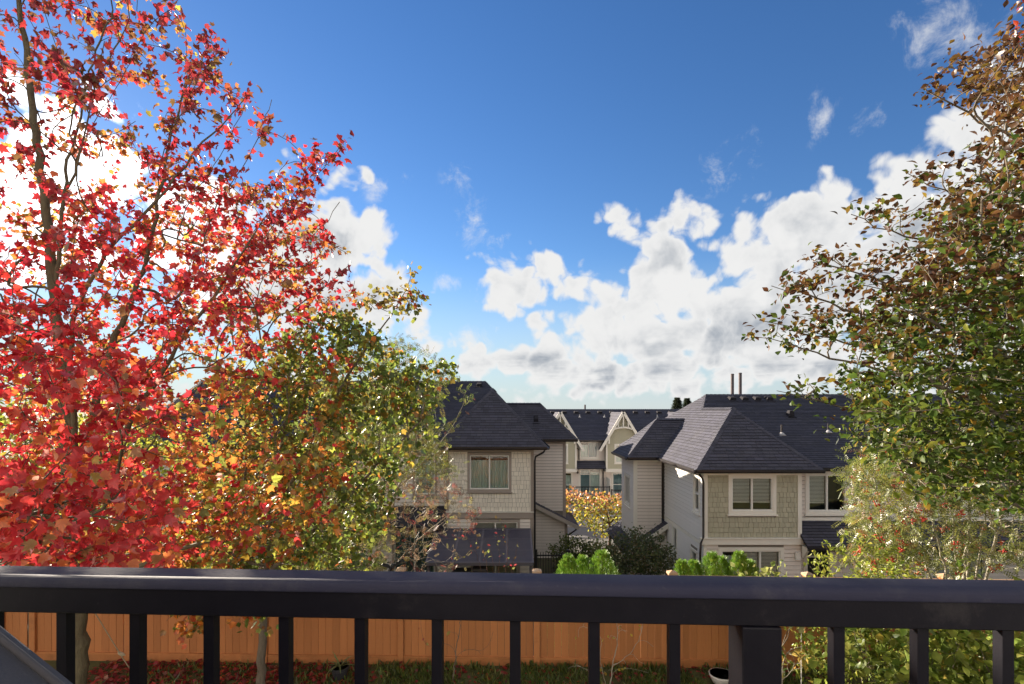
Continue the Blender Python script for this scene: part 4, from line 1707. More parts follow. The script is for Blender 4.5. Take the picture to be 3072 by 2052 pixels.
def tmpl_maple():
    h = [(0.0, 0.0), (0.20, 0.03), (0.40, 0.13), (0.41, 0.32), (0.52, 0.58), (0.31, 0.62), (0.0, 1.0)]
    out = h + [(-x, y) for (x, y) in h[-2:0:-1]]
    v = [(0, 0.36, 0.03)] + [(x, y, -0.55 * x * x - 0.30 * (y - 0.36) ** 2) for x, y in out]
    n = len(out)
    f = [(0, 1 + i, 1 + (i + 1) % n) for i in range(n)]
    return np.array(v), np.array(f)


def tmpl_maple_near():
    h = [(0.0, 0.0), (0.12, -0.03), (0.26, 0.02), (0.44, 0.12), (0.37, 0.25), (0.41, 0.34), (0.60, 0.60), (0.40, 0.58), (0.27, 0.57), (0.23, 0.70), (0.13, 0.84), (0.0, 1.08)]
    out = h + [(-x, y) for (x, y) in h[-2:0:-1]]
    v = [(0, 0.36, 0.05)] + [(x, y, -0.50 * x * x - 0.28 * (y - 0.36) ** 2 + 0.03 * math.sin(9 * y)) for x, y in out]
    n = len(out)
    return np.array(v), np.array([(0, 1 + i, 1 + (i + 1) % n) for i in range(n)])


def tmpl_oval(w=0.30, fold=0.10, bend=0.12):
    v = [(0, 0, 0), (w * .8, 0.30, fold), (w, 0.55, fold * 1.1 - bend * .3), (0, 1, -bend), (-w, 0.55, fold * 1.1 - bend * .3), (-w * .8, 0.30, fold), (0, 0.5, 0.0)]
    f = [(0, 1, 6), (1, 2, 6), (2, 3, 6), (3, 4, 6), (4, 5, 6), (5, 0, 6)]
    return np.array(v, float), np.array(f)


def tmpl_small(w=0.26):
    v = [(0, 0, 0), (w, 0.45, 0.05), (0, 1, -0.05), (-w, 0.45, 0.05)]
    return np.array(v, float), np.array([(0, 1, 2), (0, 2, 3)])


def tmpl_pinnate():
    """A feathery compound leaf: leaflets in pairs on a stalk."""
    V, Fc = [], []
    for i in range(5):
        y = 0.15 + 0.19 * i
        for s in (-1, 1):
            k = len(V)
            L = 0.30 - 0.02 * abs(i - 2)
            V += [(0, y, 0), (s * L * .55, y + .12, .01), (s * L, y + 0.10, -0.03), (s * L * .5, y + 0.0, .01)]
            Fc += [(k, k + 1, k + 2), (k, k + 2, k + 3)]
    k = len(V)
    V += [(0, .9, 0), (.05, 1.02, 0), (0, 1.18, -.02), (-.05, 1.02, 0)]
    Fc += [(k, k + 1, k + 2), (k, k + 2, k + 3)]
    return np.array(V, float), np.array(Fc)


def frames(axis, nrm):
    y = unit(axis)
    x = unit(np.cross(y, nrm))
    z = np.cross(x, y)
    return np.stack([x, y, z], axis=2)     # columns


def leaf_mesh(name, tm, pos, Rm, size, cols, m):
    tv, tf = tm
    k = len(tv)
    V = pos[:, None, :] + np.einsum('nij,kj->nki', Rm, tv) * size[:, None, None]
    Fc = tf[None] + (np.arange(len(pos)) * k)[:, None, None]
    rv = np.random.default_rng(len(pos) + k)
    cc = np.repeat(cols, k, axis=0) * rv.uniform(0.70, 1.18, (len(pos) * k, 1)) * rv.uniform(0.93, 1.07, (len(pos) * k, 3))
    return raw_mesh(name, V.reshape(-1, 3), Fc.reshape(-1, tf.shape[1]), m, cc)


def project(pos):
    y = np.maximum(pos[:, 1], 0.05)
    return F0 + pos[:, 0] / y * F0, HZ - pos[:, 2] / y * F0


def pick(rngl, pal, w, n):
    pal = np.array(pal)
    w = np.array(w, float)
    c = pal[rngl.choice(len(pal), n, p=w / w.sum())]
    return c * rngl.uniform(0.72, 1.2, (n, 1)) * rngl.uniform(0.9, 1.1, (n, 3))


def scatter(rngl, pos, d, per, spread, droop, up_bias, size, sj=0.25):
    """Leaves around twig points: position, frame and size."""
    n = len(pos) * per
    P = np.repeat(pos, per, 0)
    D = np.repeat(d, per, 0)
    P = P + rngl.normal(0, spread, (n, 3)) + D * rngl.uniform(-0.06, 0.06, (n, 1))
    ax = unit(rngl.normal(0, 0.75, (n, 3)) + D * 0.55 + np.array([0, 0, -droop]))
    nr = rngl.normal(0, 0.7, (n, 3)) + np.array([0, 0, up_bias])
    sz = size * np.clip(rngl.normal(1, sj, n), 0.45, 1.6)
    return P, frames(ax, nr), sz


def crown_parts(H, rngl, P, Rm, sz, cols, tm, m, singles=0, crown='crown', near=None):
    """The leaves that show largest as leaves of their own, the rest as the crown."""
    keep = np.ones(len(P), bool)
    if singles:
        px, py = project(P)
        vis = (px > 5) & (px < 3065) & (py > 5) & (py < 1715) & (P[:, 1] > 0.8)
        score = np.where(vis, sz / np.maximum(P[:, 1], .3), 0)
        top = np.argsort(-score)[:singles]
        keep[top] = False
        # six shared blades in the palette of these leaves
        groups = np.array_split(top[np.argsort(cols[top, 1] / (cols[top].sum(1) + 1e-6))], 12)
        for g in groups:
            if len(g) == 0:
                continue
            c = cols[g].mean(0)
            me = leaf_mesh('leaf', near or tm, np.zeros((1, 3)), np.eye(3)[None], np.ones(1), c[None], m)
            for i in g:
                o = link('leaf', me, H)
                Mx = Matrix([list(Rm[i][0] * sz[i]) + [P[i][0]], list(Rm[i][1] * sz[i]) + [P[i][1]], list(Rm[i][2] * sz[i]) + [P[i][2]], [0, 0, 0, 1]])
                o.matrix_basis = Mx
    me = leaf_mesh(crown, tm, P[keep], Rm[keep], sz[keep], cols[keep], m)
    o = link(crown, me, H)
    o['kind'] = 'stuff'
    return o


def in_crown(rngl, n, cx, cy, zs, rs, inner=0.25, keepf=None, power=0.6):
    """Points through a crown whose radius changes with height."""
    out = []
    while len(out) < n:
        z = rngl.uniform(zs[0], zs[-1])
        Rr = np.interp(z, zs, rs)
        if rngl.random() > (Rr / max(rs)) ** 1.2 + 0.05:
            continue
        a = rngl.uniform(0, 2 * np.pi)
        r = Rr * (inner + (1 - inner) * rngl.random() ** power)
        p = (cx + r * math.cos(a), cy + r * math.sin(a), z)
        if keepf is None or keepf(p):
            out.append(p)
    return np.array(out)


# ------------------------------------------------------------------ red maple on the left
def red_maple():
    X, Y = -5.95, 7.0
    zb = yard_z(X)
    H = root('maple_tree', (X, Y, zb), 'big red maple with mossy trunk filling the left side', 'tree', 'autumn trees')
    T = Tree(101)
    T.limb([(X, Y, zb - .1), (X + .02, Y, -3.2), (X - .02, Y, -1.8), (X - .15, Y, 0), (X - .4, Y, 2.5), (X - .62, Y - .1, 5), (X - .8, Y - .2, 7.2)], 0.125, 0.012)
    T.limb([(X, Y, -1.2), (X + .45, Y - .1, .5), (X + .9, Y, 1.9), (X + 1.2, Y, 3.3), (X + 1.6, Y - .1, 4.6)], 0.055, 0.008)
    T.limb([(X, Y, -1.7), (X + .9, Y - .5, -.5), (X + 2.0, Y - .8, .9), (X + 3.1, Y - 1.0, 2.3)], 0.05, 0.006)
    T.limb([(X, Y, -2.2), (X + .8, Y - 1.4, -1.5), (X + 1.9, Y - 2.7, -.95), (X + 2.9, Y - 3.6, -.62)], 0.045, 0.006)
    T.limb([(X, Y, -1.9), (X + .3, Y - 1.8, -.8), (X + .9, Y - 2.3, .4), (X + 1.2, Y - 2.4, 1.2)], 0.045, 0.006)
    T.limb([(X, Y, -2.5), (X + 1.2, Y - .1, -2.0), (X + 2.5, Y - .3, -1.55), (X + 3.4, Y - .4, -1.3)], 0.04, 0.005)
    T.limb([(X, Y, -2.3), (X - .4, Y - 1.4, -1.4), (X - .5, Y - 2.6, -.7)], 0.04, 0.006)
    T.limb([(X, Y, -1.0), (X + .6, Y - .7, 1.2), (X + 1.9, Y - 1.0, 2.6), (X + 2.9, Y - 1.1, 3.6)], 0.04, 0.005)
    T.limb([(X - .3, Y, 1.6), (X - .1, Y, 3.4), (X + .35, Y, 5.2)], 0.03, 0.006)
    for (u, v), (su, sv) in (((622, 144), (500, 420)), ((733, 314), (560, 620)), ((818, 300), (640, 640)), ((1027, 432), (760, 700)), ((1020, 608), (800, 830)), ((949, 458), (760, 760)),
                             ((1040, 800), (820, 960)), ((420, 120), (250, 420)), ((390, 60), (230, 300)), ((1035, 1330), (760, 1380)), ((900, 640), (700, 800))):
        a_, b_ = np.array(at(su, sv, 6.5)), np.array(at(u, v, 6.1))
        T.limb([a_ + np.array([-.25, .15, -.5]), a_, a_ * .45 + b_ * .55 + np.array([.03, 0, -.06]), b_], 0.007, 0.003, step=.12)
    rg = T.rng

    def kf(p):
        x, y, z = p
        if y < 4.7 or x > -1.9:
            return False
        u, v = F0 + x / y * F0, HZ - z / y * F0
        if u < -220 and rg.random() < 0.75:
            return False
        if v > 1700:
            return False
        if v < -260:
            return rg.random() < 0.25
        # thinner towards the upper right outline
        if v < 900 and u > 640:
            lim = np.interp(u, [640, 800, 1040], [120, 330, 420])
            if v < lim:
                return False
            return rg.random() < (0.33 if v < 520 else 0.75)
        if v < 420 and u > 330:
            return rg.random() < 0.30
        if v < 560:
            return rg.random() < 0.45
        return True
    A = in_crown(rg, 1500, X, Y, [-3.1, -2.2, -1.0, 1.5, 3.0, 4.2, 5.2, 6.6], [2.2, 3.0, 3.6, 3.75, 3.5, 2.6, 1.9, .8], 0.15, kf)
    # low boughs that reach out towards the deck
    E = []
    for c, rad, n in (((-3.05, 3.35, -.72), (.75, .65, .42), 120), ((-4.0, 4.4, -.9), (.9, .8, .7), 110), ((-3.3, 4.3, -.1), (.8, .7, .6), 50),
                      ((-2.55, 5.6, -1.0), (.8, .8, .5), 60), ((-4.4, 4.6, .6), (.6, .5, .5), 40)):
        d = unit(rg.normal(0, 1, (n, 3))) * (rg.random((n, 1)) ** 0.4)
        E.append(np.array(c) + d * np.array(rad))
    A = np.vstack([A] + E)
    T.grow(A, bf=0.22, step=0.16, up=0.8, curl=0.42, zmin=-2.9)
    T.radii(0.0042, 0.44, 0.125)
    T.wood('trunk', M['bark_moss'], H)
    pos, d = T.sites(4, 0.62)
    px, py = project(pos)
    P, Rm, sz = scatter(rg, pos, d, 10, 0.062, 0.8, 0.25, 0.074)
    px, py = project(P)
    sel = (py < 1722) & ((py > 850) | (rg.random(len(P)) < 0.95))
    P, Rm, sz = P[sel], Rm[sel], sz[sel]
    n = len(P)
    px, py = project(P)
    sz = np.minimum(sz, 0.020 * P[:, 1] + 0.016)      # the outermost low leaves are small ones
    # colour of the foliage: crimson outside, orange and olive deeper and lower
    red = [(.55, .016, .022), (.42, .011, .020), (.60, .034, .026), (.28, .012, .018), (.68, .15, .028), (.55, .22, .18), (.20, .09, .02)]  # the pale pink tone paints sheen onto some blades
    c_red = pick(rg, red, [5, 4, 4, 2, 1.6, .5, .6], n)
    c_backlit = pick(rg, [(.32, .014, .020), (.21, .016, .017), (.24, .055, .018), (.14, .06, .018), (.40, .024, .024)], [4, 3, 1.8, 1.8, 2.5], n)  # upper leaves darkened in colour for their backlit look
    c_low = pick(rg, [(.62, .04, .034), (.70, .16, .03), (.56, .022, .030), (.36, .22, .03), (.60, .28, .22)], [4.5, 2.2, 4.2, .5, .5], n)  # palest pink here again is leaf sheen put into the colour
    wt_ = np.clip((700 - py) / 350, 0, 1)[:, None]
    wl_ = np.clip((py - 1050) / 300, 0, 1)[:, None]
    pickt = (rg.random((n, 1)) < wt_)
    pickl = (rg.random((n, 1)) < wl_)
    cols = np.where(pickt, c_backlit, np.where(pickl, c_low, c_red))
    back = (P[:, 1] > 7.4) & (rg.random(n) < 0.6)
    cols[back] = pick(rg, [(.50, .16, .03), (.36, .20, .03), (.30, .05, .02), (.42, .34, .04)], [3, 2.5, 2, 1.2], back.sum())
    # deeper in and lower on the right the leaves are only half turned
    turn = np.clip((px - 430) / 300, 0, 1) * np.clip((py - 900) / 260, 0, 1) * 0.86 * np.clip((P[:, 1] - 3.6) / 1.5, 0.1, 1)
    half = rg.random(n) < turn
    cols[half] = pick(rg, [(.62, .20, .03), (.50, .26, .03), (.26, .24, .035), (.34, .34, .04), (.16, .17, .03), (.52, .08, .03)], [3.2, 2.2, 2.6, 2, 2, 1.4], half.sum())
    crown_parts(H, rg, P, Rm, sz, cols, tmpl_maple_near(), M['leaf'], 300)
    print('red maple leaves', n, 'nodes', T.n)


def turning_maple():
    X, Y = -4.15, 8.45
    zb = yard_z(X)
    H = root('maple_tree', (X, Y, zb), 'smaller maple turning from olive green to orange, behind the red one', 'tree', 'autumn trees')
    T = Tree(202)
    T.limb([(X, Y, zb - .1), (X + .05, Y, -3.2), (X + .2, Y, -1.6), (X + .5, Y - .1, 0), (X + .9, Y - .1, 1.0)], 0.075, 0.01)
    T.limb([(X + .1, Y, -2.0), (X + .9, Y - .2, -.6), (X + 1.6, Y - .2, .7), (X + 2.35, Y - .2, 1.75), (X + 2.55, Y - .2, 2.25)], 0.035, 0.005)
    T.limb([(X, Y, -2.8), (X + 1.0, Y - .3, -1.9), (X + 2.3, Y - .4, -.6), (X + 3.0, Y - .4, .15)], 0.035, 0.005)
    T.limb([(X, Y, -2.9), (X + 1.0, Y - .6, -2.6), (X + 2.1, Y - .8, -2.3)], 0.03, 0.005)
    T.limb([(X, Y, -2.6), (X - .8, Y - .5, -1.9), (X - 1.6, Y - .7, -1.2)], 0.03, 0.005)
    rg = T.rng

    def kf(p):
        x, y, z = p
        if y > 9.2:
            return False
        u, v = F0 + x / y * F0, HZ - z / y * F0
        # outline to the right steps down from the raised bough
        lim = np.interp(v, [700, 800, 960, 1100, 1250, 1500, 1750], [1180, 1130, 1100, 1300, 1240, 1160, 1100])
        if u > lim:
            return False
        if v > 1690:
            return False
        if v < 900 and u < 900:
            return rg.random() < .15
        if u < 500:
            return rg.random() < .35
        return True
    A = []
    while len(A) < 1150:
        u, v = rg.uniform(480, 1320), rg.uniform(930, 1715)
        lo = np.interp(v, [930, 1100, 1250, 1400, 1550, 1715], [880, 780, 700, 620, 560, 520])
        hi = np.interp(v, [930, 1010, 1100, 1250, 1400, 1550, 1640, 1715], [1110, 1130, 1290, 1270, 1240, 1170, 1150, 1130])
        if not lo < u < hi - rg.exponential(35):
            continue
        A.append(np.array(at(u, v, rg.uniform(7.6, 9.15))))
    A = np.array(A)
    E = []
    for c, rad, n in (((-1.95, 8.25, 1.75), (.55, .35, .30), 34), ((-2.5, 8.25, 1.15), (.5, .35, .35), 40), ((-1.75, 8.1, .35), (.6, .35, .25), 40), (tuple(at(1290, 1130, 8.3)), (.42, .3, .28), 30), (tuple(at(1230, 1240, 8.3)), (.4, .3, .4), 34), (tuple(at(565, 1850, 7.6)), (.32, .2, .32), 16), (tuple(at(755, 1845, 7.7)), (.34, .2, .26), 14)):
        d = unit(rg.normal(0, 1, (n, 3))) * (rg.random((n, 1)) ** 0.4)
        E.append(np.array(c) + d * np.array(rad))
    A = np.vstack([A] + E)
    T.grow(A, bf=0.22, step=0.17, up=0.3, curl=0.42, zmin=-2.9)
    T.radii(0.0032, 0.45, 0.075)
    T.wood('trunk', M['bark'], H)
    pos, d = T.sites(3, 0.75)
    P, Rm, sz = scatter(rg, pos, d, 7, 0.075, 0.85, 0.2, 0.082)
    px, py = project(P)
    sel = ((py < 1725) & ~((px > 1125) & (py > 1600))) | ((py < 1935) & (np.abs(px - 565) < 80)) | ((py < 1910) & (np.abs(px - 755) < 85))
    P, Rm, sz = P[sel], Rm[sel], sz[sel]
    n = len(P)
    px, py = project(P)
    g = pick(rg, [(.10, .145, .024), (.155, .21, .028), (.29, .33, .035), (.40, .27, .03), (.20, .13, .022)], [4, 4, 2.2, .9, 1], n)
    o = pick(rg, [(.66, .22, .03), (.58, .12, .03), (.50, .30, .035), (.34, .16, .03)], [4, 2, 2, 1.5], n)
    w = np.clip((880 - px) / 380, 0.05, 0.85)
    cols = np.where(rg.random((n, 1)) < w[:, None], o, g)
    tips = (py < 930) & (px > 950)
    cols[tips] = pick(rg, [(.22, .18, .03), (.30, .17, .03), (.16, .15, .03), (.52, .10, .03)], [3, 2, 3, 1], tips.sum())
    crown_parts(H, rg, P, Rm, sz, cols, tmpl_maple(), M['leaf'])
    print('turning maple', n)


def thin_tree():
    X, Y = -3.7, 12.6
    H = root('rowan_tree', (X, Y, -7.0), 'thin-leaved pale-stemmed tree with sparse brownish foliage before the cream house', 'tree', 'autumn trees')
    T = Tree(303)
    T.limb([(X, Y, -7.1), (X, Y, -4.5), (X + .05, Y, -2.4), (X + .1, Y, -.8), (X + .3, Y, .9)], 0.06, 0.008)
    T.limb([(X, Y, -4.6), (X + .6, Y, -2.8), (X + 1.2, Y - .1, -1.2), (X + 1.6, Y - .1, .3), (X + 1.9, Y, 1.0)], 0.035, 0.006)
    T.limb([(X, Y, -5.0), (X + 1.0, Y - .1, -3.6), (X + 2.1, Y - .2, -2.6), (X + 2.7, Y - .2, -2.3)], 0.03, 0.005)
    T.limb([(X, Y, -3.4), (X - .5, Y, -1.6), (X - .7, Y, .2)], 0.03, 0.006)
    T.limb([(X + .2, Y, -2.6), (X + 1.6, Y - .1, -1.2), (X + 2.3, Y - .1, -.3), (X + 2.6, Y, .5)], 0.025, 0.005)
    rg = T.rng

    def kf(p):
        x, y, z = p
        u, v = F0 + x / y * F0, HZ - z / y * F0
        lim = np.interp(v, [980, 1050, 1150, 1230, 1330, 1450, 1560, 1650, 1760], [1250, 1350, 1390, 1300, 1330, 1390, 1450, 1420, 1300])
        return u < lim
    A = in_crown(rg, 850, X + .6, Y, [-4.7, -3.6, -2.4, -.8, .6, 1.7], [1.6, 2.4, 2.5, 2.2, 1.7, .8], 0.05, kf, 0.7)
    T.grow(A, bf=0.2, step=0.2, up=0.6, zmin=-5.2)
    T.radii(0.003, 0.44, 0.06)
    T.wood('trunk', M['bark_pale'], H)
    pos, d = T.sites(3, 0.85)
    P, Rm, sz = scatter(rg, pos, d, 8, 0.11, 0.4, 0.5, 0.165)
    n = len(P)
    px, py = project(P)
    cols = pick(rg, [(.11, .135, .026), (.19, .215, .036), (.16, .12, .036), (.30, .31, .05), (.22, .08, .04)], [4, 3, 2.4, 1.4, .8], n)
    low = (py > 1430) & (px > 1150)
    cols[low] = pick(rg, [(.24, .13, .07), (.20, .15, .07), (.36, .06, .05), (.32, .30, .06), (.14, .10, .06)], [3, 3, 1.3, 1.1, 2], low.sum())
    sel = ~low | (rg.random(n) < np.where(py > 1560, 0.14, 0.34))
    crown_parts(H, rg, P[sel], Rm[sel], sz[sel], cols[sel], tmpl_pinnate(), M['leaf'])
    print('thin tree', n)


def backdrop_tree(X, Y, top, rad, label, pal, w, seed, n=420, leaf=0.16, base=-7.0):
    H = root('garden_tree', (X, Y, base), label, 'tree', 'autumn trees')
    T = Tree(seed)
    h = top - base
    T.limb([(X, Y, base - .1), (X + .05, Y, base + h * .4), (X + .1, Y, base + h * .7), (X, Y, top - .3)], 0.12, 0.012)
    T.limb([(X, Y, base + h * .3), (X + rad * .4, Y - .2, base + h * .5), (X + rad * .7, Y - .2, base + h * .7)], 0.05, 0.01)
    T.limb([(X, Y, base + h * .3), (X - rad * .4, Y - .2, base + h * .55), (X - rad * .7, Y - .2, base + h * .72)], 0.05, 0.01)
    rg = T.rng
    A = in_crown(rg, n, X, Y, [base + h * .25, base + h * .45, base + h * .7, base + h * .9, top], [rad * .7, rad, rad, rad * .7, rad * .2], 0.1)
    T.grow(A, bf=0.2, step=0.35, up=.6)
    T.radii(0.005, 0.45, 0.12)
    T.wood('trunk', M['bark'], H)
    pos, d = T.sites(3)
    P, Rm, sz = scatter(rg, pos, d, 10, 0.2, 0.5, 0.4, leaf)
    cols = pick(rg, pal, w, len(P))
    crown_parts(H, rg, P, Rm, sz, cols, tmpl_oval(.36), M['leaf'])


def beech():
    X, Y = 6.9, 5.6
    zb = yard_z(X)
    H = root('beech_tree', (X, Y, zb), 'copper and green beech with layered boughs reaching in from the right edge', 'tree', 'autumn trees')
    T = Tree(404)
    T.limb([(X, Y, zb - .1), (X, Y, -2.5), (X - .1, Y, 0), (X - .2, Y, 2.5), (X - .3, Y, 4.8), (X - .4, Y, 6.5)], 0.13, 0.012)
    tips = [((2330, 1170), 5.2), ((2270, 1010), 4.9), ((2280, 960), 5.3), ((2320, 860), 5.0), ((2440, 780), 5.2), ((2560, 640), 5.0), ((2720, 520), 5.2), ((2790, 270), 5.1),
            ((2860, 180), 5.3), ((3000, 120), 5.4), ((2500, 1280), 5.4), ((2700, 1380), 5.0), ((2950, 1400), 5.0), ((2650, 900), 4.4), ((2850, 700), 4.4), ((2800, 1150), 4.3),
            ((3060, 30), 5.6)]
    for (u, v), yy in tips:
        t = np.array(at(u, v, yy))
        s = np.array([X - .1, Y, min(max(t[2] - 1.3, -2.2), 4.6)])
        mid = s * .45 + t * .55 + np.array([0, 0, 0.12])
        T.limb([s, s * .75 + t * .25 + np.array([0, 0, .12]), mid, t], 0.03, 0.004)
    rg = T.rng
    A = []
    for (u, v), yy in tips:        # thin outer boughs, leaves along them in flat sprays
        for k in range(30):
            t = rg.random() ** 0.8
            A.append(np.array(at(u + t * 420, v - 20 * t + rg.normal(0, 7 + 20 * t), yy + rg.normal(0, .22))))
    while len(A) < 3300:
        u, v = rg.uniform(2300, 3330), rg.uniform(-150, 1480)
        yy = rg.uniform(3.9, 6.9)
        edge = np.interp(v, [-150, 60, 170, 260, 380, 480, 600, 700, 790, 860, 940, 1030, 1090, 1180, 1260, 1330, 1400, 1470],
                         [3070, 3050, 2920, 2860, 2900, 2890, 2830, 2790, 2730, 2670, 2600, 2540, 2530, 2510, 2530, 2550, 2670, 2850])
        if u < edge + rg.exponential(70):
            continue
        if v < 600 and rg.random() < 0.62:
            continue
        p = np.array(at(u, v, yy))
        # boughs lie in shelves
        p[2] = np.round(p[2] / 0.30 + rg.normal(0, .14)) * 0.30 + rg.normal(0, .02)
        if np.linalg.norm((p - np.array([X, Y, p[2]])) / np.array([5.1, 3.2, 1])) > 1:
            continue
        A.append(p)
    A = np.array(A)
    T.grow(A, bf=0.16, step=0.15, up=0.5, curl=0.35, zmin=-2.4)
    T.radii(0.0034, 0.45, 0.13)
    T.wood('trunk', M['bark'], H)
    pos, d = T.sites(3, 0.8)
    P, Rm, sz = scatter(rg, pos, d, 9, 0.065, 0.25, 1.2, 0.068)
    n = len(P)
    px, py = project(P)
    cop = pick(rg, [(.09, .036, .014), (.125, .056, .016), (.06, .026, .012), (.19, .11, .018), (.30, .17, .022)], [4, 4, 3, 1.6, .6], n)
    grn = pick(rg, [(.050, .082, .012), (.085, .125, .014), (.16, .185, .018), (.034, .055, .011), (.24, .16, .018)], [4, 4, 2, 3, .8], n)
    edge = np.interp(py, [0, 500, 800, 1000, 1150, 1400], [3400, 3200, 2980, 2760, 2540, 2420])
    w = 1 / (1 + np.exp((px - edge) / 170.0)) * np.clip((1330 - py) / 500, 0.05, 1) * 0.9
    w = np.maximum(w, np.clip((560 - py) / 200, 0, 1))
    cols = np.where(rg.random((n, 1)) < w[:, None], cop, grn)
    redt = (px > 3020) & (py < 130) & (rg.random(n) < .25)
    cols[redt] = pick(rg, [(.50, .03, .025), (.60, .07, .03)], [1, 1], redt.sum())
    crown_parts(H, rg, P, Rm, sz, cols, tmpl_oval(.31), M['leaf_gloss'], 300)
    print('beech', n)


def berry_rowan():
    X, Y = 7.6, 8.6
    zb = yard_z(X)
    H = root('rowan_tree', (X, Y, zb), 'multi-stemmed rowan hung with red berry clusters before the olive house', 'tree', 'autumn trees')
    T = Tree(505)
    T.limb([(X, Y, zb - .1), (X - .02, Y, -3.4), (X + .05, Y, -2.2), (X + .2, Y, -.9)], 0.055, 0.01)
    for (u0, u1, v1) in ((2890, 2760, 1430), (2880, 2680, 1480), (2890, 2840, 1390), (2900, 2910, 1370), (2900, 2980, 1400), (2880, 2600, 1560), (2890, 2560, 1500), (2905, 3040, 1450)):
        a = np.array(at(u0, 1760, Y))
        a[2] = zb + .2
        t = np.array(at(u1, v1, Y - .3 + .3 * random.random()))
        T.limb([a, a * .5 + t * .5 + np.array([.12 * (u0 - u1) / 200, 0, 0.1]), t], 0.030, 0.006)
    rg = T.rng
    A = []
    while len(A) < 900:
        u, v = rg.uniform(2490, 3300), rg.uniform(1310, 1720)
        edge = np.interp(v, [1310, 1370, 1450, 1550, 1650, 1720], [2700, 2540, 2530, 2550, 2520, 2560])
        if u < edge + rg.exponential(30):
            continue
        if u > 2750 and v > 1520 and rg.random() < 0.55:
            continue
        A.append(np.array(at(u, v, rg.uniform(7.6, 9.2))))
    A = np.array(A)
    T.grow(A, bf=0.2, step=0.16, up=0.6, zmin=-3.8)
    T.radii(0.0028, 0.44, 0.055)
    T.wood('trunk', M['bark_pale'], H)
    pos, d = T.sites(3, 0.9)
    P, Rm, sz = scatter(rg, pos, d, 5, 0.09, 0.35, 0.6, 0.155)
    cols = pick(rg, [(.20, .22, .042), (.26, .275, .05), (.11, .14, .03), (.28, .21, .05), (.24, .10, .04)], [4, 4, 3, 1.2, .5], len(P))
    crown_parts(H, rg, P, Rm, sz, cols, tmpl_pinnate(), M['leaf'])
    # berries: clusters of small balls
    bp = pos[rg.choice(len(pos), 200, replace=False)]
    ico = [(0, 0, 1), (.89, 0, .45), (.28, .85, .45), (-.72, .53, .45), (-.72, -.53, .45), (.28, -.85, .45), (.72, .53, -.45), (-.28, .85, -.45), (-.89, 0, -.45), (-.28, -.85, -.45), (.72, -.53, -.45), (0, 0, -1)]
    icf = [(0, 1, 2), (0, 2, 3), (0, 3, 4), (0, 4, 5), (0, 5, 1), (1, 6, 2), (2, 7, 3), (3, 8, 4), (4, 9, 5), (5, 10, 1), (6, 7, 2), (7, 8, 3), (8, 9, 4), (9, 10, 5), (10, 6, 1), (11, 7, 6), (11, 8, 7), (11, 9, 8), (11, 10, 9), (11, 6, 10)]
    k = 14
    C = np.repeat(bp, k, 0) + rg.normal(0, 0.022, (len(bp) * k, 3)) + np.array([0, 0, -.03])
    V = C[:, None, :] + np.array(ico)[None] * 0.013
    Fc = np.array(icf)[None] + (np.arange(len(C)) * 12)[:, None, None]
    o = link('berry_clusters', raw_mesh('berry_clusters', V.reshape(-1, 3), Fc.reshape(-1, 3), M['berry']), H)
    o['kind'] = 'stuff'


def shrub(name, label, cx, cy, zb, top, rx, ry, n, leaf, pal, w, seed, tm=None, m='leaf_gloss', stems=6, per=5, cat='shrub', group=None, outline=None, up=0.5, bark='bark', spread=0.05, droop=.35, ub=.9):
    H = root(name, (cx, cy, zb), label, cat, group)
    T = Tree(seed)
    rg = T.rng
    h = top - zb
    for i in range(stems):
        a = 2 * math.pi * i / stems + rg.uniform(0, .6)
        q = (cx + rx * .75 * math.cos(a), cy + ry * .75 * math.sin(a), zb + h * rg.uniform(.72, .95))
        T.limb([(cx + .04 * math.cos(a), cy + .04 * math.sin(a), zb - .05), (cx + rx * .28 * math.cos(a), cy + ry * .28 * math.sin(a), zb + h * .42), q], 0.014, 0.004)
    A = []
    while len(A) < n:
        d = rg.normal(0, 1, 3)
        d = d / np.linalg.norm(d) * rg.random() ** 0.4
        p = np.array([cx + d[0] * rx, cy + d[1] * ry, zb + h * (.5 + .5 * d[2])])
        if outline is not None and not outline(p):
            continue
        A.append(p)
    T.grow(np.array(A), bf=0.2, step=0.14, up=up)
    T.radii(0.0025, 0.42, 0.03)
    T.wood('stems', M[bark], H)
    pos, d = T.sites(3)
    P, Rm, sz = scatter(rg, pos, d, per, spread, droop, ub, leaf)
    cols = pick(rg, pal, w, len(P))
    crown_parts(H, rg, P, Rm, sz, cols, tm or tmpl_oval(.36), M[m], crown='foliage')
    return H


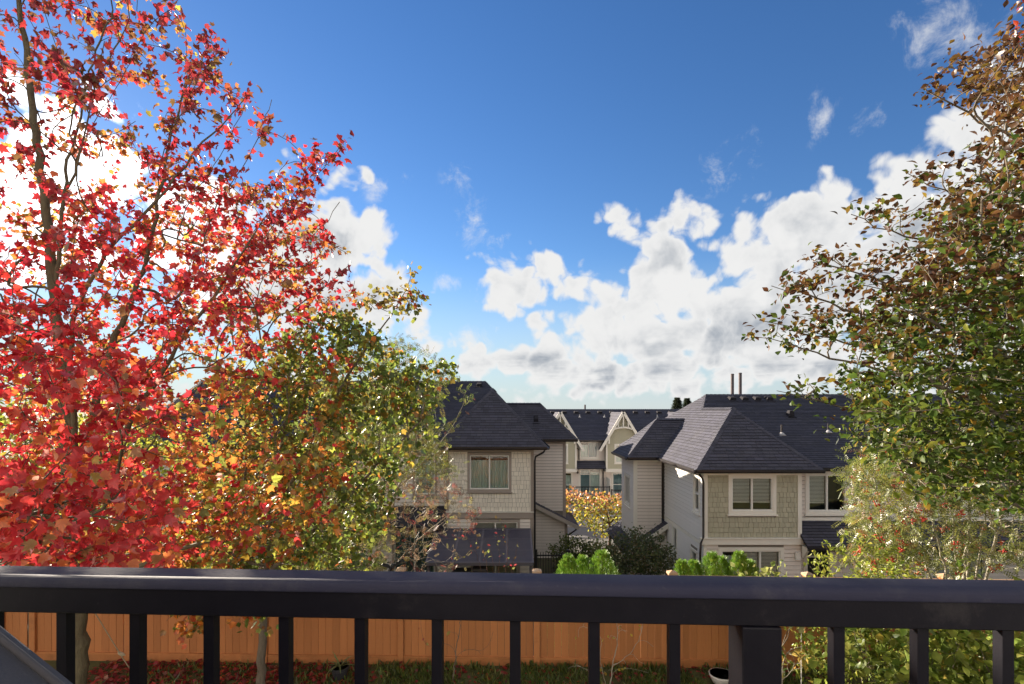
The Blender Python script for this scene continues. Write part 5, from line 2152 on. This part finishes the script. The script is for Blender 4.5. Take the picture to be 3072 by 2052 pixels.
def cedar(label, cx, cy, zb, top, rad, seed, group):
    rad *= 1.22
    """Columnar cedar: flat upright sprays over a pointed cone."""
    H = root('cedar_shrub', (cx, cy, zb), label, 'cedar', group)
    rg = np.random.default_rng(seed)
    tb = MB()
    tb.tube([(cx, cy, zb - .1), (cx + .02, cy, (zb + top) / 2), (cx, cy, top - .1)], [.05, .035, .008], 8)
    tb.build('trunk', M['bark_red'], H)
    n = 4200
    t = rg.random(n) ** 0.7
    z = zb + (top - zb) * t
    a = rg.uniform(0, 2 * np.pi, n)
    # plumes give the outline its uneven, tufted look
    lob = 1 + 0.16 * np.sin(a * 3 + t * 9 + seed) + 0.10 * np.sin(a * 7 - t * 17)
    r = rad * np.interp(t, [0, .25, .6, .85, 1], [.9, 1.0, .95, .70, .12]) * lob * (0.66 + 0.30 * rg.random(n) + 0.16 * (rg.random(n) < .08))
    P = np.stack([cx + r * np.cos(a), cy + r * np.sin(a), z], 1)
    out = np.stack([np.cos(a), np.sin(a), np.zeros(n)], 1)
    ax = unit(out * .45 + np.array([0, 0, 1.0]) + rg.normal(0, .28, (n, 3)))
    nr = out + rg.normal(0, .5, (n, 3))
    cols = pick(rg, [(.13, .28, .022), (.20, .38, .03), (.08, .18, .02), (.28, .45, .04)], [4, 4, 2.5, 1.5], n)
    sz = rg.uniform(.06, .125, n)
    crown_parts(H, rg, P, frames(ax, nr), sz, cols, tmpl_pinnate(), M['needle'], crown='foliage')


def conifer(label, X, Y, zb, top, rad, seed):
    H = root('fir_tree', (X, Y, zb), label, 'tree', 'distant firs')
    rg = np.random.default_rng(seed)
    tb = MB()
    tb.tube([(X, Y, zb), (X, Y, top - .2)], [.3, .03], 8)
    tb.build('trunk', M['bark'], H)
    n = 9000
    t = rg.random(n) ** .6
    a = rg.uniform(0, 2 * np.pi, n)
    tier = np.clip((np.round(t * 22 + .4 * np.sin(a * 3)) + rg.normal(0, .28, n)) / 22, 0, 1)
    r = rad * (1 - tier ** 1.8 * .93) * rg.random(n) ** .6 * (1 + .3 * np.sin(a * 4 + tier * 30))
    P = np.stack([X + r * np.cos(a), Y + r * np.sin(a), zb + (top - zb) * tier - r * .25], 1)
    ax = unit(np.stack([np.cos(a), np.sin(a), -.25 + 0 * a], 1) + rg.normal(0, .25, (n, 3)))
    cols = pick(rg, [(.03, .045, .02), (.045, .06, .025)], [1, 1], n)
    crown_parts(H, rg, P, frames(ax, np.tile([0, 0, 1.0], (n, 1)) + rg.normal(0, .4, (n, 3))), rg.uniform(.25, .5, n), cols, tmpl_pinnate(), M['needle'], crown='foliage')


red_maple()
turning_maple()
thin_tree()
YG = [(.30, .32, .035), (.42, .40, .04), (.20, .24, .03), (.50, .36, .04)]
backdrop_tree(-9.2, 13.2, -0.2, 2.3, 'yellow-green garden tree glimpsed low behind the red maple', YG, [3, 3, 3, 1], 606, 420, 0.13)
backdrop_tree(-13.6, 14.5, 1.0, 2.6, 'yellowing garden tree behind the red maple at the far left edge', YG, [3, 4, 2, 1], 607, 420, 0.14)
backdrop_tree(-6.0, 15.5, -2.6, 2.2, 'low dark green garden tree behind the two maples', [(.07, .10, .02), (.10, .14, .03), (.16, .18, .03), (.04, .06, .015)], [3, 3, 1, 2], 608, 420, 0.12)
beech()
berry_rowan()


# small street tree in the lane
def lane_tree():
    X, Y = 5.65, 29.6
    H = root('street_tree', (X, Y, -7.9), 'low golden orange street tree in the lane between the two houses', 'tree', 'autumn trees')
    T = Tree(707)
    T.limb([(X, Y, -8.0), (X, Y, -6.9), (X - .1, Y, -6.2), (X - .3, Y, -5.5)], 0.10, 0.03)
    T.limb([(X, Y, -6.6), (X - 1.0, Y, -5.9), (X - 2.2, Y, -5.4)], 0.05, 0.01)
    T.limb([(X, Y, -6.6), (X + .5, Y, -5.9), (X + .9, Y, -5.2)], 0.05, 0.01)
    rg = T.rng
    A = []
    while len(A) < 300:
        u, v = rg.uniform(1660, 1890), rg.uniform(1462, 1608)
        lo = np.interp(u, [1660, 1700, 1760, 1800, 1840, 1890], [1555, 1560, 1570, 1605, 1605, 1580])
        hi = np.interp(u, [1660, 1700, 1740, 1790, 1850, 1890], [1430, 1455, 1490, 1480, 1490, 1470])
        if hi < v < lo:
            A.append(np.array(at(u, v, rg.uniform(28.4, 30.8))))
    T.grow(np.array(A), bf=.2, step=.3, up=.5)
    T.radii(.006, .45, .1)
    T.wood('trunk', M['bark_red'], H)
    pos, d = T.sites(3)
    P, Rm, sz = scatter(rg, pos, d, 6, .14, .5, .4, .15)
    px, py = project(P)
    n = len(P)
    hi = pick(rg, [(.66, .30, .10), (.70, .24, .12), (.60, .40, .06)], [3, 2, 2], n)
    lo = pick(rg, [(.56, .42, .04), (.36, .36, .05), (.24, .28, .04)], [3, 3, 2], n)
    cols = np.where((rg.random(n) < np.clip((1545 - py) / 70, 0, 1))[:, None], hi, lo)
    crown_parts(H, rg, P, Rm, sz, cols, tmpl_oval(.38), M['leaf'])


lane_tree()
DG = [(.06, .085, .028), (.085, .115, .034), (.14, .15, .045), (.18, .125, .05)]
shrub('evergreen_bush', 'big dark evergreen bush against the olive house wing', 4.75, 18.9, LOW, -4.35, 1.35, 1.1, 620, .085, DG, [3, 3, 2, 1], 811, per=9, spread=.09, m='leaf')
MG = [(.09, .13, .03), (.14, .18, .04), (.06, .085, .025), (.20, .20, .06)]
shrub('garden_shrub', 'loose mid-green shrub behind the iron gate by the lane', 2.75, 23.5, -7.5, -5.75, 1.1, .8, 240, .09, MG, [3, 3, 2, 1], 812, per=7, spread=.09)
shrub('garden_shrub', 'pale fine-leaved shrub at the lane edge beside the street tree', 4.1, 24.8, -7.6, -6.35, .9, .6, 160, .10, [(.24, .26, .09), (.32, .33, .14), (.16, .2, .06)], [2, 2, 2], 813, per=7, spread=.09)
lab = ['leftmost round cedar of the low hedge near the iron gate', 'middle cedar of the low hedge near the iron gate', 'rightmost broad cedar of the low hedge beside the evergreen bush']
for k, (cx, cy, top, rad) in enumerate(((1.38, 12.5, -3.62, .42), (1.78, 12.9, -3.76, .40), (2.22, 12.6, -3.54, .52))):
    cedar(lab[k], cx, cy, -7.1, top, rad, 900 + k, 'cedar hedge by the gate')
lab = ['small round-topped cedar, first of the hedge under the olive bay', 'second cedar of the hedge under the olive bay', 'tallest pointed cedar, third of the hedge under the olive bay',
       'fourth cedar of the hedge under the olive bay', 'sharp-tipped cedar, fifth of the hedge under the olive bay', 'last low cedar of the hedge under the olive bay, by the patio door']
for k, (cx, cy, top, rad) in enumerate(((4.16, 12.5, -3.74, .34), (4.55, 12.8, -3.84, .36), (4.92, 12.6, -3.58, .40), (5.28, 12.9, -3.76, .34), (5.58, 12.6, -3.56, .36), (5.90, 12.7, -3.80, .34))):
    cedar(lab[k], cx, cy, -7.1, top, rad, 920 + k, 'cedar hedge under the bay')
conifer('taller of two dark firs above the far roof ridge', 31.0, 96, -9, 2.3, 2.4, 31)
conifer('shorter of two dark firs above the far roof ridge', 33.2, 97, -9, 2.2, 2.2, 32)

# leafy shrubs in the yard at the lower right
LG = [(.19, .24, .036), (.26, .31, .055), (.12, .17, .028), (.36, .38, .07), (.38, .32, .05)]
shrub('leafy_shrub', 'broad-leaved green shrub in front of the deck post, right of the sapling', 5.0, 6.6, yard_z(5.0), -2.35, 1.05, .9, 320, .10, LG, [4, 4, 3, 2, .6], 821, per=5, spread=.06)
shrub('leafy_shrub', 'tall spreading shrub with large leaves at the lower right corner', 6.2, 6.3, yard_z(6.2), -1.95, 1.2, .95, 380, .115, LG, [4, 4, 3, 2, .6], 822, per=5, spread=.06)
shrub('leafy_shrub', 'yellow-green shrub with upright toothed shoots above the railing', 5.15, 7.6, yard_z(5.1), -1.85, 1.0, .7, 330, .085, [(.34, .38, .05), (.26, .31, .045), (.44, .44, .06), (.20, .25, .04)], [4, 4, 2, 2], 823, per=6, spread=.05, tm=tmpl_oval(.20))
shrub('leafy_shrub', 'dark green shrub low against the fence in the right corner', 7.6, 7.0, yard_z(7.6), -2.4, 1.3, 1.0, 300, .10, [(.10, .15, .03), (.15, .20, .04), (.22, .25, .05)], [3, 3, 2], 824, per=5, spread=.06)
shrub('leafy_shrub', 'loose shrub with curling pale leaves peeping over the railing', 3.95, 7.9, yard_z(3.9), -2.35, .75, .5, 110, .10, [(.30, .32, .09), (.24, .28, .06), (.38, .36, .14)], [3, 3, 1], 825, per=3, spread=.05, outline=lambda p: p[2] > -3.25)

# young plants along the fence
def sapling(name, label, X, Y, pts, att, leafn, leaf, pal, seed, bark='bark', cat='sapling', tmx=None):
    H = root(name, (X, Y, yard_z(X)), label, cat, 'young plants by the fence')
    T = Tree(seed)
    rg = T.rng
    for p in pts:
        T.limb(p, 0.014 if p is pts[0] else .007, 0.004, step=.08, wob=.008)
    T.grow(np.array(att), bf=.15, step=.1, up=.6)
    T.radii(.0028, .4, .02)
    T.wood('stem', M[bark], H)
    pos, d = T.sites(2)
    sel = rg.choice(len(pos), min(leafn, len(pos)), replace=False)
    P, Rm, sz = scatter(rg, pos[sel], d[sel], 1, .02, .6, .4, leaf)
    cols = pick(rg, pal, [1] * len(pal), len(P))
    crown_parts(H, rg, P, Rm, sz, cols, tmx or tmpl_oval(.32), M['leaf'], crown='foliage')


def rpts(u0, u1, v0, v1, Y, n, seed):
    r_ = np.random.default_rng(seed)
    return [np.array(at(r_.uniform(u0, u1), r_.uniform(v0, v1), Y + r_.uniform(-.2, .2))) for _ in range(n)]


a = at(1362, 2075, 8.8)
sapling('bare_sapling', 'nearly bare thin forked sapling before the fence', a.x, 8.8, [[tuple(at(1355, 2090, 8.8)), tuple(at(1368, 1960, 8.8)), tuple(at(1380, 1880, 8.8)), tuple(at(1392, 1780, 8.8))]], rpts(1230, 1510, 1760, 1990, 8.8, 18, 3), 12, .07, [(.42, .40, .12), (.36, .34, .10), (.5, .10, .05)], 51)
a = at(1840, 2075, 8.8)
sapling('bare_sapling', 'twiggy sapling with a few yellow leaves before the fence', a.x, 8.8, [[tuple(at(1820, 2110, 8.8)), tuple(at(1838, 2000, 8.8)), tuple(at(1852, 1920, 8.8)), tuple(at(1850, 1840, 8.8))], [tuple(at(1825, 2080, 8.8)), tuple(at(1800, 1980, 8.8)), tuple(at(1805, 1930, 8.8))], [tuple(at(1840, 2000, 8.8)), tuple(at(1900, 1950, 8.8)), tuple(at(1930, 1880, 8.8))]], rpts(1700, 1960, 1790, 2020, 8.8, 38, 5), 26, .065, [(.52, .42, .04), (.45, .40, .06), (.60, .45, .05)], 52, bark='bark_pale')
a = at(2350, 2075, 7.4)
sapling('staked_sapling', 'small staked sapling with drooping green and orange leaves', a.x, 7.4, [[tuple(at(2345, 2110, 7.4)), tuple(at(2347, 2010, 7.4)), tuple(at(2360, 1960, 7.4)), tuple(at(2400, 1940, 7.4))], [tuple(at(2350, 2040, 7.4)), tuple(at(2380, 2010, 7.4))]], rpts(2325, 2440, 1935, 2020, 7.4, 34, 6), 46, .13, [(.18, .25, .04), (.13, .19, .03), (.50, .28, .05), (.40, .30, .06)], 53, bark='bark_pale', tmx=tmpl_oval(.2, bend=.3))
sk = MB()
s0, s1 = at(2404, 2120, 7.45), at(2404, 1890, 7.45)
sk.tube([s0, s1], .006, 6)
tag(sk.build('plant_stake', M['pot_white']), 'thin white stake beside the drooping sapling', 'stake')

# canes of a climbing rose behind the fence
cane = [[tuple(at(1445 + i * 14, 1800, 10.6)), tuple(at(1440 + i * 20, 1690, 10.6)), tuple(at(1395 + i * 32, 1600 + 12 * (i % 3), 10.5))] for i in range(6)]
H = root('rose_canes', tuple(at(1480, 1800, 10.6)), 'long bare rose canes with a few leaves rising behind the fence', 'shrub')
T = Tree(61)
for c in cane:
    if T.n:
        T._add(np.array(c[0]), -1, .005)
    T.limb(c, .006, .003, step=.08, wob=.01)
T.grow(np.array(rpts(1330, 1560, 1560, 1700, 10.5, 26, 9)), bf=.1, step=.1, up=.8)
T.radii(.0022, .3, .008)
T.wood('stem', M['bark_red'], H)
pos, d = T.sites(2)
sel = T.rng.choice(len(pos), min(60, len(pos)), replace=False)
P, Rm, sz = scatter(T.rng, pos[sel], d[sel], 1, .02, .3, .6, .07)
crown_parts(H, T.rng, P, Rm, sz, pick(T.rng, [(.40, .42, .10), (.42, .05, .05), (.34, .22, .08)], [3, 1.5, 1], len(P)), tmpl_oval(.3), M['leaf'], crown='foliage')

# potted plants and bowl on the lawn
def lathe(prof, c, k=20):
    b = MB()
    b.tube([(c[0], c[1], c[2] + z) for (r, z) in prof], [r for (r, z) in prof], k)
    return b


c = at(1020, 2075, 8.9)
zb = yard_z(c.x)
H = root('potted_plant', (c.x, c.y, zb), 'spiky strap-leaved plant in a dark pot on the lawn', 'potted plant')
lathe([(.10, 0), (.14, .20), (.155, .21), (.155, .25), (.135, .25), (.12, .2)], (c.x, c.y, zb)).build('pot', M['pot_dark'], H, smooth=False)
rg = np.random.default_rng(5)
lm = MB()
for i in range(22):
    a = rg.uniform(0, 6.28)
    L = rg.uniform(.22, .42)
    e = rg.uniform(.5, 1.2)
    p0 = Vector((c.x, c.y, zb + .24))
    dx = Vector((math.cos(a), math.sin(a), 0))
    s = Vector((-dx.y, dx.x, 0))
    pts = [p0 + dx * (L * t * math.cos(e)) + Vector((0, 0, L * (t * math.sin(e) - .75 * t * t * math.cos(e)))) for t in (0, .35, .7, 1)]
    ws = (.012, .014, .009, .001)
    vs = [q for p, w in zip(pts, ws) for q in (p - s * w, p + s * w)]
    g = rg.uniform(.8, 1.2)
    lm.add(vs, [(0, 1, 3, 2), (2, 3, 5, 4), (4, 5, 7, 6)], (.20 * g, .24 * g, .09 * g))
lm.build('leaves', M['leaf_gloss'], H, colors=True)['kind'] = 'stuff'
c = at(2165, 2038, 8.9)
zb = yard_z(c.x)
wb = lathe([(.09, 0), (.16, .06), (.20, .16), (.215, .20), (.20, .20), (.15, .08), (.05, .05)], (c.x, c.y, zb))
tag(wb.build('white_bowl', M['pot_white'], smooth=True), 'white round bowl standing on the lawn by the fence', 'bowl')

# ------------------------------------------------------------------ lawn cover: grass and fallen leaves
rg = np.random.default_rng(77)
n = 26000
gx = rg.uniform(-7, 6, n)
gy = rg.uniform(7.6, 9.46, n)
clump = np.sin(gx * 3.1) + np.sin(gx * 7.3 + gy * 4) + rg.normal(0, .5, n)
keep = (clump > -.6) & ((gx > -3.2) | (rg.random(n) < .22))
gx, gy = gx[keep], gy[keep]
n = len(gx)
P = np.stack([gx, gy, -4.74 - SL * gx], 1)
ax = unit(rg.normal(0, .45, (n, 3)) + np.array([0, 0, 1.0]))
cols = pick(rg, [(.10, .15, .03), (.16, .21, .04), (.07, .11, .025), (.22, .22, .06)], [3, 3, 2, 1], n)
me = leaf_mesh('grass', tmpl_small(.10), P, frames(ax, rg.normal(0, 1, (n, 3))), rg.uniform(.06, .17, n), cols, M['leaf'])
tag(link('grass', me), 'tufts of grass and weeds along the foot of the fence', 'grass', kind='stuff')
n = 3600
gx = np.concatenate([rg.uniform(-7.5, -2.6, 2500), rg.uniform(-3, 6, 1100)])
gy = rg.uniform(7.6, 9.44, n)
P = np.stack([gx, gy, -4.74 - SL * gx + rg.uniform(.004, .07, n)], 1)
ax = unit(rg.normal(0, 1, (n, 3)) * np.array([1, 1, .25]))
cols = pick(rg, [(.34, .035, .04), (.45, .05, .04), (.24, .03, .035), (.40, .16, .10), (.48, .12, .03)], [4, 3, 3, 1, 1], n)
me = leaf_mesh('fallen_leaves', tmpl_maple(), P, frames(ax, rg.normal(0, .35, (n, 3)) + np.array([0, 0, 1.0])), rg.uniform(.055, .095, n), cols, M['leaf'])
tag(link('fallen_leaves', me), 'fallen crimson maple leaves lying on the lawn', 'leaves', kind='stuff')

# ------------------------------------------------------------------ guy rope on the maple
gp = MB()
ra, rb = Vector((-5.86, 7.02, -2.55)), Vector((-5.75, 8.15, yard_z(-5.75) + .05))
gp.tube([ra, ra.lerp(rb, .5) + Vector((0, 0, -.03)), rb], .007, 6)
H = root('guy_rope', tuple(rb), 'pale guy rope running from the mossy trunk down to the lawn', 'rope')
gp.build('rope', M['rope'], H)
kq = ra.lerp(rb, .52)
kn = MB()
kn.tube([kq + Vector((-.05, 0, .02)), kq + Vector((-.02, -.02, .03)), kq + Vector((.02, 0, -.01)), kq + Vector((.05, .01, -.02))], [.008, .024, .026, .006], 8)
kn.build('knot', M['rope'], H, smooth=True)
pg = MB()
pg.bar(rb + Vector((0, 0, .04)), rb + Vector((.03, .05, -.12)), .02)
pg.build('peg', M['bark'], H)

# ------------------------------------------------------------------ black bird on the fence
def bird():
    bx, by = -2.24, FY
    zt = yard_z(bx) + FH - .002
    H = root('black_bird', (bx, by, zt), 'black bird with half-spread wings on the fence beside a post', 'bird')
    b = MB()
    o = Vector((bx, by, zt))
    sp = [(-.015, 0, .03), (-.01, 0, .045), (.0, 0, .075), (.012, 0, .115), (.03, 0, .15), (.045, 0, .172)]
    b.tube([o + Vector((-.05, -.02, .025)), o + Vector((-.035, -.015, .04)), o + Vector((-.015, -.005, .07)), o + Vector((.01, 0, .11)), o + Vector((.03, .01, .145)), o + Vector((.05, .02, .165))],
           [.006, .026, .032, .046, .040, .012], 10)
    b.tube([o + Vector((-.05, -.02, .025)), o + Vector((-.068, -.028, .010))], [.009, .002], 6)

    def wing(s, pts):
        top = [o + Vector(p) for p in pts]
        b.prism(top, (0, .014, .004))
    wing(-1, [(-.005, -.01, .12), (-.06, -.02, .165), (-.14, -.03, .185), (-.175, -.03, .165), (-.165, -.03, .150), (-.15, -.03, .140), (-.12, -.03, .120), (-.09, -.02, .108), (-.06, -.02, .098), (-.02, -.01, .085)])
    wing(1, [(.02, -.01, .13), (.075, -.02, .19), (.15, -.03, .235), (.225, -.03, .245), (.235, -.03, .230), (.215, -.03, .205), (.18, -.03, .190), (.14, -.02, .165), (.09, -.02, .135), (.04, -.01, .10)])
    b.prism([o + Vector(p) for p in ((.035, .01, .15), (.075, .03, .20), (.10, .03, .19), (.06, .02, .14))], (0, .012, 0))
    b.tube([o + Vector((.0, -.012, .09)), o + Vector((-.005, -.015, .0))], [.008, .004], 5)
    b.tube([o + Vector((.012, .012, .09)), o + Vector((.012, .015, .0))], [.008, .004], 5)
    b.build('body', M['feather'], H)


bird()

# ------------------------------------------------------------------ deck and railing
YAW = -0.045
tdir = Vector((1, YAW, 0)).normalized()
ndir = Vector((-YAW, 1, 0)).normalized()
RC = Vector((0, 0.93, 0))


def rp(s, d, z):
    return RC + tdir * s + ndir * d + Vector((0, 0, z))


def build_railing():
    H = root('deck_railing', tuple(rp(0, 0, -1.40)), 'black metal deck railing with rounded cap rail and square balusters', 'railing')

    def extr(prof, s0, s1, name, m, smooth=False, seg=1):
        b = MB()
        n = len(prof)
        vs = [rp(s0 + (s1 - s0) * i / seg, d, z) for i in range(seg + 1) for (d, z) in prof]
        fs = []
        for i in range(seg):
            for k in range(n):
                a, c = i * n + k, i * n + (k + 1) % n
                fs.append((a, c, c + n, a + n))
        fs += [tuple(range(n - 1, -1, -1)), tuple(range(seg * n, seg * n + n))]
        b.add(vs, fs)
        return b.build(name, m, H, smooth=smooth)
    cap = []
    for k in range(13):
        a = math.pi * k / 12
        cap.append((0.0345 * math.copysign(abs(math.cos(a)) ** 0.55, math.cos(a)), -0.3165 + 0.0145 * math.sin(a) ** 0.8))
    cap += [(-0.0355, -0.3225), (-0.0345, -0.3245), (0.0345, -0.3245), (0.0355, -0.3225)]
    o = extr(cap, -2.6, 2.6, 'cap_rail', M['rail_cap'])
    o.data.polygons.foreach_set('use_smooth', [len(p.vertices) == 4 for p in o.data.polygons])
    body = [(-.030, -.3250), (.030, -.3250), (.030, -.3705), (.028, -.3725), (-.028, -.3725), (-.030, -.3705)]
    extr(body, -2.59, 2.59, 'top_rail', M['rail'])
    low = [(-.018, -1.27), (.018, -1.27), (.018, -1.305), (-.018, -1.305)]
    extr(low, -2.59, 2.59, 'bottom_rail', M['rail'])
    bm = MB()
    h = .0096
    bm.box(-h, h, -h, h, -1.269, -.373)
    me = bm.mesh('baluster', M['rail'])
    rz = math.atan2(tdir.y, tdir.x)
    for i in range(-18, 19):
        s = 0.006 + 0.1417 * i
        if (i - 3) % 13 == 0:
            b = MB()
            w = .0335
            b.box(-w, w, -w, w, -1.40, -.3730)
            ob = bevel(link('post', b.mesh('post', M['rail']), H, rp(s, 0, 0)), .003, 2)
            ob.rotation_euler = (0, 0, rz)
            f = MB()
            f.box(-.06, .06, -.06, .06, -1.40, -1.39)
            f.build('post_foot', M['rail'], ob)
            continue
        ob = link('baluster', me, H, rp(s, 0, 0))
        ob.rotation_euler = (0, 0, rz)


build_railing()
dk = MB()
dk.box(-3.2, 3.2, -2.6, 1.06, -1.52, -1.435)
tag(dk.build('deck_floor', M['deck']), kind='structure')
for i in range(25):
    b = MB()
    y = -2.55 + i * .142
    b.box(-3.18, 3.18, y, y + .136, -1.434, -1.40)
    b.build('deck_board', M['deck'], bpy.data.objects['deck_floor'])


# wall of the house the deck belongs to, behind the viewer
OW = root('own_house', (0, -2.7, -4.74), 'pale lap-sided wall of the house carrying the deck', 'house')
Fo = wall_frame((14, -2.7, 0), (-1, 0, 0), (0, 1, 0))
oop = (12.6, 15.0, -1.40, 0.75)
co = wall_core(Fo, 28, -4.9, 3.6, [oop], M['own_wall'], OW)
window(Fo, oop, OW, 'trim_white', 2, 0.1, False, ['curtain', 'curtain'], name='patio_door', trim_bot=0)
er = MB()
er.box(-14.4, 14.4, -3.4, -2.1, 3.6, 3.75)
er.build('eave', M['trim_white'], OW)


# covered piece of furniture standing in the deck corner
def furniture_cover():
    H = root('furniture_cover', (-0.95, 0.45, -1.40), 'smooth dark grey cover with piped edge in the deck corner', 'cover')
    half = [(-.95, -.105), (-.84, -.110), (-.76, -.128), (-.70, -.158), (-.65, -.195), (-.60, -.234), (-.55, -.274), (-.50, -.314), (-.455, -.350), (-.425, -.380), (-.408, -.43), (-.396, -.80), (-.385, -1.38)]
    left = [(-1.9 - x, z) for (x, z) in half[::-1]]
    prof = left + half[1:]
    n = len(prof)
    b = MB()
    ys = [0.20, 0.24, 0.42, 0.585, 0.60]
    sc = [0.96, 1.0, 1.0, 1.0, .985]
    vs = []
    for y, s in zip(ys, sc):
        for (x, z) in prof:
            vs.append((-.95 + (x + .95) * s, y, -1.38 + (z + 1.38) * s))
    fs = []
    for j in range(len(ys) - 1):
        for i in range(n - 1):
            a = j * n + i
            fs.append((a, a + 1, a + 1 + n, a + n))
    fs.append(tuple(range(n)))
    fs.append(tuple(range((len(ys) - 1) * n, len(ys) * n))[::-1])
    b.add(vs, fs)
    o = b.build('cover', M['cover'], H)
    o.data.polygons.foreach_set('use_smooth', [len(p.vertices) == 4 for p in o.data.polygons])
    s = MB()
    s.tube([Vector((x, .572, z + .0015)) for (x, z) in prof], .0042, 8)
    s.build('piping', M['piping'], o, smooth=True)


furniture_cover()
print('objects', len(bpy.data.objects))
